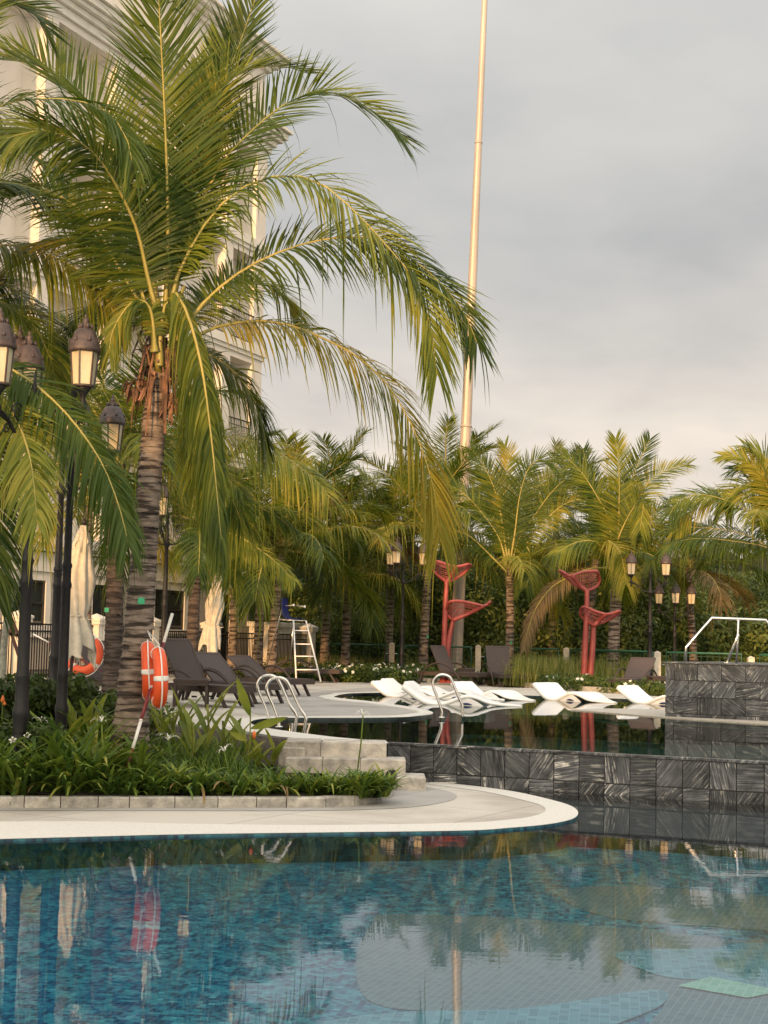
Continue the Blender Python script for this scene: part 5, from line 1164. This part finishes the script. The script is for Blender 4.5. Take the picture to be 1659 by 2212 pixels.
# ------------------------------------------------------------------ steel ladders and rail
def tube_px(pts, Y, r, name, parent, m=None, n=10, sm=5, dx=0, dz=0):
    P = [at_y(x, y, Y) + Vector((dx, 0, dz)) for x, y in pts]; P = spline(P, sm) if sm > 1 else P
    q = MB(); q.tube(P, r, n); return q.build(name, m or m_steel, parent)
b0 = at_z(583, 1560, 0)
t = thing('pool_ladder', (b0.x, b0.y, 0), 'steel pool ladder with two hooped handrails at the coping on the left', 'pool ladder', 'steel pool ladders')
hoop = [(583, 1566), (581, 1552), (570, 1520), (558, 1492), (557, 1476), (566, 1463), (581, 1459), (595, 1463), (605, 1476), (625, 1520), (640, 1543), (640, 1556), (636, 1582)]
tube_px(hoop, 19.9, .021, 'handrail', t); tube_px([(x + 20, y + 5) for x, y in hoop], 19.3, .021, 'handrail', t)
for (ox, oy, Y) in ((583, 1566, 19.9), (603, 1571, 19.3)): e = at_y(ox, oy, Y); q = MB(); q.lathe([(.05, 0), (.05, .012), (.025, .02)], 14, (e.x, e.y, max(.005, e.z))); q.build('base_flange', m_steel, t)
for k in range(3):
    a = at_y(638, 1580, 19.9); c = at_y(658, 1585, 19.3); q = MB(); q.obox(a + Vector((0, 0, -.06 - .24 * k)), c + Vector((0, 0, -.06 - .24 * k)), .07, .025); q.build('tread', m_steel, t)
b0 = at_z(953, 1545, 0)
t = thing('pool_ladder', (b0.x, b0.y, 0), 'steel pool ladder standing at the tip of the grey finger paving', 'pool ladder', 'steel pool ladders')
hoop = [(954, 1548), (954, 1536), (944, 1506), (936, 1484), (937, 1470), (945, 1461), (956, 1458), (968, 1461), (976, 1470), (988, 1500), (998, 1522), (999, 1530), (999, 1550)]
tube_px(hoop, 23.2, .021, 'handrail', t); 
P = [at_y(x, y, 23.2) for x, y in hoop]; e = at_y(954, 1544, 23.2)
q = MB(); q.tube(spline([Vector((p.x * 1.012 , p.y + .30, p.z - .001)) for p in P], 5), .021, 10); q.build('handrail', m_steel, t)
q = MB(); q.lathe([(.06, 0), (.06, .012), (.03, .02)], 14, (e.x, e.y, ZW2 + .03)); q.build('base_flange', m_steel, t)
q = MB(); q.tube([(e.x, e.y, -.9), (e.x, e.y, ZW2 + .03)], .021, 8); q.build('foot', m_steel, t)

r0_ = at_y(1481, 1428, 25.6)
t = thing('handrail', (r0_.x, 25.6, r0_.z), 'angular stainless steel handrail standing on the spa block', 'handrail')
tube_px([(1481, 1429), (1482, 1398), (1538, 1335), (1654, 1339.5), (1700, 1400), (1700, 1440)], 25.6, .024, 'top_rail', t, sm=1)
tube_px([(1595, 1339), (1591, 1434)], 25.55, .019, 'upright', t, sm=1)
tube_px([(1595, 1370), (1592, 1378), (1569, 1433)], 25.4, .024, 'diagonal_brace', t, sm=1)
q = MB(); e = at_y(1569, 1433, 25.4); q.lathe([(.05, 0), (.05, .015)], 12, (e.x, e.y, e.z)); q.build('base_flange', m_steel, t)

# ------------------------------------------------------------------ life rings and poles
def ring(label, c, rot, Rr=.238, r=.070, cat='life ring'):
    t = thing('life_ring', c, label, cat, 'orange life rings'); t.rotation_euler = rot
    q = MB(); q.tube([(Rr * math.cos(a), 0, Rr * math.sin(a)) for a in np.linspace(0, 6.283, 49)[:-1]], r, 16, close=True); q.build('ring', m_orange, t, True)
    for k in range(4):
        a0 = k * math.pi / 2 + .0; q = MB(); q.tube([(Rr * math.cos(a), 0, Rr * math.sin(a)) for a in np.linspace(a0 - .09, a0 + .09, 5)], r + .004, 16); q.build('white_band', m_white, t, True)
    q = MB(); P = []
    for i in range(64): a = 6.283 * i / 64; rr = Rr + r + .008 + .02 * abs(math.sin(2 * a)); P.append((rr * math.cos(a), 0, rr * math.sin(a)))
    q.tube(P, .008, 6, close=True); q.build('grab_rope', m_white, t, True)
    return t
cA = at_y(321, 1450, 15.74); cB = at_y(342, 1464, 15.45)
ra_ = ring('orange life ring hanging against the big palm trunk, the one behind', cA, (R(-4), 0, R(99))); rb_ = ring('orange life ring hanging outermost beside the big palm trunk', cB, (R(-3), 0, R(105)))
q = MB(); k1 = at_y(318, 1362, 15.8); q.tube([k1, cA + Vector((.02, 0, .32))], .006, 5); q.tube([k1, cB + Vector((0, 0, .33))], .006, 5); tag(q.build('hanging_cord', m_white, loc=tuple(k1)), 'thin white cord from the big palm holding the two orange life rings', 'cord')
def pole_px(label, a, b_, Y0, Y1, secs, r=.017):
    A = at_y(*a, Y0); B = at_y(*b_, Y1); t = thing('rescue_pole', A, label, 'rescue pole', 'red and white rescue poles')
    for (f0, f1, m_) in secs: q = MB(); q.tube([A.lerp(B, f0), A.lerp(B, f1)], r * (1.0 if m_ is m_white else .96), 10); q.build('white_section' if m_ is m_white else 'red_section', m_, t)
pole_px('long red and white rescue pole leaning across the life rings', (274, 1660), (372, 1326), 14.95, 16.0, [(0, .12, m_dkred), (.12, .30, m_white), (.30, .50, m_dkred), (.50, .64, m_white), (.64, .80, m_dkred), (.80, 1, m_white)])
ring('orange life ring behind the closed parasol and the left lounger', at_y(180, 1413, 26), (R(-8), R(35), R(-18)), .28, .075)
pole_px('thin red and white pole slanting left of the closed parasol', (72, 1370), (246, 1462), 26.3, 25.9, [(0, .20, m_white), (.20, .55, m_dkred), (.55, .9, m_dkred), (.9, 1, m_white)], .014)
bpb = at_y(242, 1424, 27); t = thing('kickboard', bpb, 'light blue plastic board with a dark slot beside the big palm trunk', 'kickboard')
q = MB(); q.cbox((bpb.x - .13, 26.95, bpb.z - .10), (bpb.x + .12, 27.0, bpb.z + .09), .01); q.build('board', m_lblue, t); q = MB(); q.box((bpb.x + .0, 26.94, bpb.z - .0), (bpb.x + .1, 26.949, bpb.z + .035)); q.build('slot', m_bluep, t)
q = MB(); q.tube([(bpb.x - .1, 27, bpb.z - .1), (bpb.x - .02, 27.1, 0)], .012, 6); q.tube([(bpb.x + .1, 27, bpb.z - .1), (bpb.x + .06, 27.1, 0)], .012, 6); q.build('stand', m_steel, t)

# ------------------------------------------------------------------ lifeguard chair
Yc = 40.0; b0 = at_y(640, 1473, Yc)
t = thing('lifeguard_chair', (b0.x, Yc, 0), 'tall white tube lifeguard chair with a blue seat', 'lifeguard chair')
def gp_(x, y, Y): return at_y(x, y, Y)
fl_, fr_ = gp_(640, 1473, 39.6), gp_(693, 1473, 39.6); tl, tr = gp_(634, 1340, 40.0), gp_(661, 1341, 40.0)
bl, br = gp_(573, 1452, 41.2), gp_(628, 1456, 41.2); sl2, sr2 = gp_(603, 1338, 40.7), gp_(633, 1340, 40.7); hb, hb2 = gp_(610, 1309.5, 40.7), gp_(638, 1308, 40.7)
def tb(name, P, r, m=m_white): q = MB(); q.tube(P, r, 8); return q.build(name, m, t)
tb('leg', [fl_, tl], .022, m_float); tb('leg', [fr_, tr], .022, m_float); tb('leg', [bl, sl2, hb], .018, m_steel); tb('leg', [br, sr2], .018, m_steel)
for yy in (1362, 1391.5, 1418, 1447):
    f = (1473 - yy) / (1473 - 1340); tb('rung', [fl_.lerp(tl, f), fr_.lerp(tr, f)], .016, m_float)
tb('seat_frame', [tl, sl2, sr2, tr, tl], .015, m_float); a1 = gp_(634, 1307, 40.0); a2 = gp_(658, 1310.5, 40.0)
tb('arm_rail', [hb, a1], .013); tb('arm_rail', [hb2, a2], .013)
q = MB(); 
for a_ in (a1, a2): q.lathe([(.004, -.035), (.028, -.02), (.035, 0), (.028, .02), (.004, .035)], 10, a_)
q.build('rail_knobs', m_float, t)
q = MB(); c = gp_(626, 1338, 40.4); vs = []
prf = [(-.24, .56, .17), (-.25, .42, .20), (-.22, .2, .21), (-.16, .06, .21), (-.02, .0, .22), (.18, .0, .22), (.36, .03, .20)]
for (u, z, w) in prf:
    for k in range(7): s = (k / 6 - .5) * 2; vs.append(c + Vector((u * .8 + .05 + s * w * .35, -u * .35 + s * w * .9, z - .02 + .04 * s * s)))
fs = [(i * 7 + k, i * 7 + k + 1, i * 7 + 8 + k, i * 7 + 7 + k) for i in range(6) for k in range(6)]; nv = len(vs); vs2 = vs + [v + Vector((0, 0, -.025)) + Vector((-.015, .01, 0)) for v in vs]
fs2 = fs + [tuple(i + nv for i in reversed(f)) for f in fs]
for i in range(6): fs2 += [(i * 7, (i + 1) * 7, (i + 1) * 7 + nv, i * 7 + nv), (i * 7 + 6, i * 7 + 6 + nv, (i + 1) * 7 + 6 + nv, (i + 1) * 7 + 6)]
q.add(vs2, fs2, 0, True); q.build('seat', m_bluep, t)

# ------------------------------------------------------------------ coral sculptures
def dish(parent, foot, left, notch, right, Y, lobeL, lobeR):
    """saddle shaped leaf of two slatted wings joined along a spine"""
    F_ = at_y(*foot, Y); Nn = at_y(*notch, Y - .25)
    spine = [F_, F_.lerp(Nn, .5) + Vector((0, .12, -.02)), Nn]; sp = spline(spine, 8)
    rims = []
    for tip, lobe in ((left, lobeL), (right, lobeR)):
        T_ = at_y(*tip, Y + .15); low = [at_y(x, y, Y + .25) for x, y in lobe['low']]; top = [at_y(x, y, Y - .2) for x, y in lobe['top']]
        lowc = spline([F_] + low + [T_], 8); topc = spline([T_] + top + [Nn], 8)
        rims.append((lowc, topc))
        q = MB(); q.tube(lowc + topc[1:], .038, 8); q.build('rim', m_red, parent)
        rim = lowc + topc[1:]; n = 12
        dl = [0]
        for i in range(1, len(rim)): dl.append(dl[-1] + (rim[i] - rim[i - 1]).length)
        q = MB()
        def rp(s):
            s *= dl[-1]
            for i in range(1, len(rim)):
                if dl[i] >= s: f = (s - dl[i - 1]) / max(1e-6, dl[i] - dl[i - 1]); return rim[i - 1].lerp(rim[i], f)
            return rim[-1]
        for k in range(1, n):
            f = k / n; a = sp[min(len(sp) - 1, int(f * (len(sp) - 1)))]
            # the slat crosses from the spine out to the rim
            b_ = rp(.06 + .60 * f); mid = a.lerp(b_, .5) + Vector((0, .06, -.02)); q.tube([a, mid, b_], .011, 5)
        q.build('slats', m_red, parent)
        q = MB()
        for k in range(1, 4):
            f = k / 4; P = [sp[min(len(sp) - 1, int(g_ / 8 * (len(sp) - 1)))].lerp(rp(.06 + .60 * g_ / 8), f) + Vector((0, .24 * f * (1 - f), -.08 * f * (1 - f))) for g_ in range(9)]; q.tube(P, .007, 4)
        q.build('cross_wires', m_red, parent)
    q = MB(); q.tube(sp, .055, 8); q.build('spine', m_red, parent)
def sculpture(label, Y, stems, dishes):
    a = at_y(*stems[0][0], Y); t = thing('coral_sculpture', (a.x, Y, .03), label, 'sculpture', 'coral red leaf sculptures on poles')
    for s in stems: P = spline([at_y(x, y, Y) for x, y in s], 6); P[0].z = .03; q = MB(); q.tube(P, [.088 - .03 * i / (len(P) - 1) for i in range(len(P))], 12); q.lathe([(.14, 0), (.14, .03), (.10, .05)], 14, (P[0].x, P[0].y, .03)); q.build('stem', m_red, t)
    for d in dishes: dish(t, *d)
sculpture('left coral red sculpture of two slatted leaf dishes on poles, by the flagpole', 41.5,
          [[(957, 1476), (960, 1380), (962, 1310), (965, 1255)], [(971, 1470), (967, 1420), (970, 1380), (980, 1335)]],
          [((965, 1258), (931, 1216), (985, 1224), (1018, 1221), 41.5, dict(low=[(945, 1242), (932, 1228)], top=[(945, 1213), (965, 1219)]), dict(low=[(985, 1249), (1003, 1237)], top=[(1010, 1219), (998, 1222)])),
           ((980, 1339), (964, 1316), (1045, 1309), (1060, 1303), 41.3, dict(low=[(970, 1333), (963, 1322)], top=[(972, 1300), (1000, 1299)]), dict(low=[(1005, 1330), (1035, 1315)], top=[(1058, 1300), (1052, 1306)]))])
sculpture('right coral red sculpture of two slatted leaf dishes on poles, beside the pale palm', 39.5,
          [[(1261, 1471), (1264, 1400), (1267, 1330), (1268, 1275)], [(1274, 1472), (1280, 1400), (1283, 1345)]],
          [((1267, 1276), (1209, 1233), (1236, 1244), (1294, 1245), 39.5, dict(low=[(1243, 1264), (1222, 1246)], top=[(1217, 1236), (1228, 1243)]), dict(low=[(1287, 1268), (1295, 1255)], top=[(1288, 1234), (1260, 1236)])),
           ((1283, 1351), (1254, 1318), (1308, 1327), (1340, 1321), 39.3, dict(low=[(1266, 1341), (1255, 1330)], top=[(1262, 1311), (1285, 1320)]), dict(low=[(1305, 1343), (1325, 1333)], top=[(1336, 1320), (1322, 1325)]))])

# ------------------------------------------------------------------ planting in the near bed
def strap_leaf(q, c, az, L, w, up, droop, g, mi=0, seg=6, fold=.25):
    o = Vector((math.cos(az), math.sin(az), 0)); s = Vector((-o.y, o.x, 0)); vs = []; e = up
    p = Vector(c); st = L / seg
    tw = g.uniform(-.3, .3)
    for i in range(seg + 1):
        f = i / seg; ww = w * float(np.interp(f, [0, .15, .5, .8, 1], [.55, .9, 1, .7, .03])) / 2
        d = o * math.cos(e) + Vector((0, 0, 1)) * math.sin(e); nn = Vector((0, 0, 1)) * math.cos(e) - o * math.sin(e)
        ss = s * math.cos(tw * f) + nn * math.sin(tw * f)
        vs += [p - ss * ww + nn * ww * fold, p - nn * ww * fold * .4, p + ss * ww + nn * ww * fold]
        p = p + d * st; e -= droop / seg * (.4 + 1.2 * f)
    fs = []
    for i in range(seg): fs += [(3 * i, 3 * i + 1, 3 * i + 4, 3 * i + 3), (3 * i + 1, 3 * i + 2, 3 * i + 5, 3 * i + 4)]
    q.add(vs, fs, mi, True)
def lily_mesh(seed, L=.62, n=26, w=.042, up0=55):
    g = random.Random(seed); q = MB()
    for i in range(n):
        az = 2.4 * i + g.uniform(-.4, .4); up = R(g.uniform(up0 - 12, up0 + 28)); strap_leaf(q, (g.uniform(-.03, .03), g.uniform(-.03, .03), 0), az, L * g.uniform(.6, 1.15), w * g.uniform(.75, 1.2), up, R(g.uniform(55, 125)), g)
    return q.mesh('leaves', m_lily)
def lily_flower(q, c, g, h=.5):
    top = Vector(c) + Vector((g.uniform(-.08, .08), g.uniform(-.1, .05), h)); q.tube([c, Vector(c).lerp(top, .6) + Vector((.01, 0, 0)), top], [.009, .008, .007], 6, 1)
    for k in range(11):
        az = k * .6 + g.uniform(-.2, .2); strap_leaf(q, top, az, g.uniform(.10, .17), .008, R(g.uniform(30, 75)), R(150), g, 0, 6, .1)
LM = [lily_mesh(100 + i, .62 + .05 * (i % 3), 26) for i in range(5)]; SM = [lily_mesh(200 + i, .40, 24, .034, 50) for i in range(4)]
g = random.Random(77); cnt = 0
def lily(px, Y, small=False, fl_p=.0, s=1.0, label=None):
    x = at_y(px, 1650, Y).x; z = bedz(Y, x) - .02
    t = thing('spider_lily', (x, Y, z), label or ('low spider lily clump with short strap leaves along the kerb' if small else 'spider lily clump with long arching dark green strap leaves in the bed'), 'plant', 'low spider lilies along the kerb' if small else 'large spider lilies in the bed', rz=g.uniform(0, 6.28))
    o = inst('leaves', g.choice(SM if small else LM), t, scale=(s,) * 3)
    return t
def kerbY(px):
    x0 = at_y(px, 1700, 14.5).x; ys = [k.y for k in KP if abs(k.x - x0) < .3]; return min(ys) if ys else 15.0
for i in range(52):
    px = -30 + 870 * (i + g.uniform(-.3, .3)) / 52; Y = kerbY(px) + g.uniform(.28, .5)
    big = px < 230
    if Y < 16.7: lily(px, Y, not big, s=g.uniform(.8, 1.1) if px < 430 else g.uniform(.65, .95))
for i in range(46):
    px = g.uniform(-30, 800); Y = kerbY(px) + g.uniform(.6, 1.5)
    if px > 300: Y = kerbY(px) + g.uniform(.45, .95)
    if Y < 16.7: lily(px, Y, px > 300, s=g.uniform(.75, .95) if px < 430 else g.uniform(.6, .8))
for (px, Y, s) in ((95, 14.75, 1.15), (150, 14.8, 1.25), (200, 15.0, 1.2), (245, 15.1, 1.1), (300, 15.0, 1.0), (60, 15.2, 1.25), (120, 15.5, 1.3), (0, 15.0, 1.1), (190, 15.9, 1.1)): lily(px, Y, s=s)
for i in range(9):
    px = g.uniform(330, 560); Y = g.uniform(15.6, 16.2); lily(px, Y, True, s=g.uniform(.7, .9))
for i in range(12): px = g.uniform(760, 835); lily(px, kerbY(px) + g.uniform(.2, .5), True, s=g.uniform(.8, 1.0))
for (px, py, Y, h, lb) in ((222, 1655, 14.9, .62, 'white spider lily flower in front of the big palm trunk'), (98, 1640, 15.2, .55, 'white spider lily flower before the lamp post'), (497, 1730, 15.3, .35, 'withered white spider lily flower low in the bed'), (768, 1700, 16.2, .72, 'tall spider lily flower before the stone steps'), (372, 1700, 15.2, .42, 'pale spider lily flower right of the palm foot')):
    c = at_y(px, py, Y); c.z = bedz(Y, c.x); q = MB(); lily_flower(q, c, g, h); tag(q.build('lily_flower', [m_petal, m_lily], loc=tuple(c)), lb, 'flower', 'spider lily flowers')
# cannas with upright broad yellow-green leaves
def canna(px, Y, h, n, label, seed, zoff=0):
    g = random.Random(seed); c = at_y(px, 1600, Y); c.z = bedz(Y, c.x) + zoff; t = thing('canna_plant', c, label, 'plant', 'canna plants behind the lilies')
    q = MB(); q.tube([(0, 0, 0), (.02, 0, h * .5), (.0, 0, h * .8)], .012, 6); q.build('stem', m_canna, t, True)
    for i in range(n):
        q = MB(); z = h * (.1 + .6 * i / n); az = g.choice((0, math.pi)) + g.uniform(-.9, .9); strap_leaf(q, (0, 0, z), az, g.uniform(.42, .58) * h / .8, g.uniform(.075, .11), R(g.uniform(50, 80)), R(g.uniform(10, 50)), g, 0, 6, .3); q.build('leaf', m_canna, t, True)
for i, (px, Y, h, n) in enumerate(((446, 16.3, .82, 6), (415, 16.0, .60, 5), (372, 16.6, .55, 5), (480, 16.6, .62, 5), (527, 16.5, .60, 6), (395, 16.9, .62, 5), (560, 16.9, .42, 4), (590, 17.0, .45, 5), (345, 17.4, .5, 5), (505, 17.2, .5, 4), (160, 16.4, .55, 7), (225, 16.8, .5, 7), (205, 17.0, .5, 6), (185, 16.6, .5, 6))):
    canna(px, Y, h, n, ['tall canna with yellow-green leaves left of the retaining wall', 'canna with folded yellow-green leaves just right of the life rings', 'small canna close to the big palm trunk', 'canna in front of the dark retaining wall', 'canna below the steel ladder', 'canna at the corner of the deck', 'low canna at the end of the retaining wall', 'short canna beside the first step block', 'small canna behind the big palm trunk', 'low canna hidden behind others at the wall', 'upright canna between lamp post and big palm', 'broad canna left of the big palm foot', 'light green canna right behind the broad one', 'canna beside the black lamp post base'][i], 300 + i)
c = at_y(542, 1655, 16.2); c.z = bedz(16.2); t = thing('canna_plant', c, 'single thin stalk canna with a long pale leaf rising before the steel ladder', 'plant')
q = MB(); q.tube([at_y(528, 1660, 16.2), at_y(540, 1610, 16.2), at_y(541, 1545, 16.2)], .008, 6); q.build('stem', m_canna, t)
q = MB(); P0_, P1_ = at_y(541, 1548, 16.2), at_y(511, 1462, 16.0); 
def flat_leaf(a, b_, w, m_=m_canna):
    q = MB(); d = (b_ - a); s = Vector((d.z, 0, -d.x)).normalized(); vs = []
    for i in range(9): f = i / 8; p = a + d * f + Vector((0, -.03 * math.sin(f * 3), 0)); ww = w / 2 * float(np.interp(f, [0, .2, .5, .85, 1], [.1, .8, 1, .5, .02])); vs += [p - s * ww, p + Vector((0, .012, 0)), p + s * ww]
    q.add(vs, sum([[(3 * i, 3 * i + 1, 3 * i + 4, 3 * i + 3), (3 * i + 1, 3 * i + 2, 3 * i + 5, 3 * i + 4)] for i in range(8)], []), 0, True); return q.build('leaf', m_, t)
flat_leaf(P0_, P1_, .10); flat_leaf(at_y(541, 1574, 16.2), at_y(622, 1549, 16.0), .09); flat_leaf(at_y(535, 1600, 16.2), at_y(495, 1580, 16.1), .07)
q = MB(); e = at_y(549, 1587, 16.15); q.lathe([(.005, -.05), (.02, -.02), (.022, .01), (.008, .04)], 8, e); q.build('bud', m_orange_petal, t)
# leafy shrubs at the left behind the lilies, soft ground layer
def shrub(label, px, Y, w, h, n, per, size, seed, m=m_shrub):
    g = random.Random(seed); c = at_y(px, 1560, Y); c.z = bedz(Y); t = thing('shrub', c, label, 'shrub'); l = []
    for i in range(n): l.append((c.x + g.uniform(-w, w) / 2, Y + g.uniform(-.35, .35), c.z + h * g.uniform(.25, .85), .2, .2, .17))
    o = leaf_cloud('foliage', l, per, size, m, seed, .6, t, .6, tuple(c)); o['kind'] = 'stuff'
    q = MB()
    for i in range(6): q.tube([c, c + Vector((g.uniform(-w, w) / 3, g.uniform(-.2, .2), h * .8))], .008, 5)
    q.build('stems', m_trunk, t); return t
shrub('leafy dark shrub at the far left edge behind the lilies', 0, 17.2, 1.0, .74, 22, 190, .04, 61)
shrub('leafy dark shrub between the two nearest lamp posts', 95, 17.6, .9, .78, 22, 190, .04, 62)
shrub('leafy shrub between the lamp post and the big palm trunk', 195, 18.2, .8, .58, 20, 190, .04, 63)
shrub('lower shrub with white flowers at the lower left corner of the bed', 35, 15.3, .9, .5, 18, 170, .035, 64)
shrub('loose shrub left of the big palm foot', 250, 17.4, .5, .5, 10, 150, .035, 65)
shrub('low shrub behind the big palm trunk', 320, 18.4, .5, .35, 8, 150, .03, 66)
tag(leaf_cloud('low_creepers', [(at_y(px, 1600, Y).x, Y, bedz(Y, at_y(px, 1600, Y).x) + .03, .22, .22, .10) for px, Y in [(g.uniform(-40, 600), g.uniform(14.9, 17.2)) for _ in range(110)]], 130, .03, m_shrub, 67, .6), 'low creeping leaves covering the soil of the bed', 'ground cover', kind='stuff')
tag(blades('grass_tufts', [(at_y(px, 1600, Y).x, Y, bedz(Y)) for px, Y in [(g.uniform(320, 520), g.uniform(15.3, 17.0)) for _ in range(200)]], 1000, .22, .012, m_lily, 68, .6), 'fine grass between the lilies', 'grass', kind='stuff')
for (px, py, lb) in ((28, 1599, 'white periwinkle flower highest at the left edge'), (60, 1590, 'pale flower beside the lamp post base'), (62, 1668, 'white flower pair in the lower left shrub, upper one'), (48, 1681, 'white flower lowest in the lower left shrub')):
    c = at_y(px, py, 14.9); q = MB()
    for k in range(5):
        th = k * 1.257; e = Vector((math.cos(th), -.2, math.sin(th))); f = Vector((math.cos(th + .9), -.2, math.sin(th + .9))); q.add([c, c + e * .03, c + (e + f) * .024, c + f * .03], [(0, 1, 2, 3)])
    tag(q.build('blossom', m_petal, loc=tuple(c)), lb, 'flower')
for (px, py, lb) in ((6, 1512, 'orange flower spike at the left edge'), (45, 1482, 'small orange heliconia flower on a thin stalk left of the lamp post')):
    c = at_y(px, py, 16.0); q = MB(); q.lathe([(.004, -.03), (.022, -.01), (.018, .02), (.003, .05)], 7, c); q.lathe([(.004, -.01), (.02, .01), (.003, .04)], 6, c + Vector((.02, 0, -.05))); q.tube([(c.x, c.y, bedz(16)), c], .006, 5, 1)
    tag(q.build('flower_spike', [m_orange_petal, m_canna], loc=tuple(c)), lb, 'flower')
for i in range(26):
    s_ = g.uniform(.8, dist[-1] - .6); k_, tk = kpt(s_); nn_ = Vector((-tk.y, tk.x, 0)); q = MB()
    strap_leaf(q, k_ + nn_ * .30 + Vector((0, 0, .16)), math.atan2(-nn_.y, -nn_.x) + g.uniform(-.7, .7), g.uniform(.3, .46), g.uniform(.02, .035), R(g.uniform(5, 35)), R(g.uniform(90, 125)), g)
    tag(q.build('trailing_leaf', g.choice((m_dry, m_lily, m_canna)), loc=tuple(k_)), 'single strap leaf hanging over the grey bed kerb', 'leaf', 'leaves trailing over the bed kerb')
# small black garden spotlight
c = at_y(847, 1686, 16.35); t = thing('garden_spotlight', (c.x, c.y, -.37), 'small black box garden spotlight at the tip of the bed', 'spotlight')
q = MB(); q.cbox((c.x - .035, c.y - .04, -.37), (c.x + .035, c.y + .04, at_y(847, 1663, 16.35).z), .006); q.build('housing', m_black, t); q = MB(); q.box((c.x - .025, c.y - .044, c.z + .02), (c.x + .025, c.y - .041, c.z + .07)); q.build('lens', m_glassw, t)
# bare frangipani at the left edge
t = thing('frangipani_tree', at_y(12, 1500, 20), 'slanting lichen-grey frangipani trunk at the left edge', 'tree')
q = MB(); q.tube(spline([at_y(5, 1480, 20), at_y(10, 1380, 20), at_y(22, 1300, 20), at_y(48, 1230, 20), at_y(55, 1150, 20), at_y(62, 1060, 20)], 5), [.05 - .0006 * i for i in range(26)], 8); q.tube(spline([at_y(30, 1275, 20), at_y(12, 1235, 20), at_y(0, 1180, 20)], 4), .025, 7); q.build('trunk', mat('lichen_bark', (.30, .31, .25), (.16, .15, .12), .9, scale=14, bump=.4), t)
# dark wooden A-frame beside it
t = thing('wooden_frame', at_y(20, 1440, 27), 'dark reddish wooden A-frame at the left edge before the picket fence', 'frame')
mw = mat('red_brown_wood', (.07, .025, .02), (.04, .015, .012), .7)
for a, b_ in (((12, 1330), (48, 1440)), ((22, 1330), (60, 1420)), ((6, 1366), (44, 1374))): q = MB(); q.obox(at_y(*a, 27), at_y(*b_, 27), .05, .05); q.build('beam', mw, t)
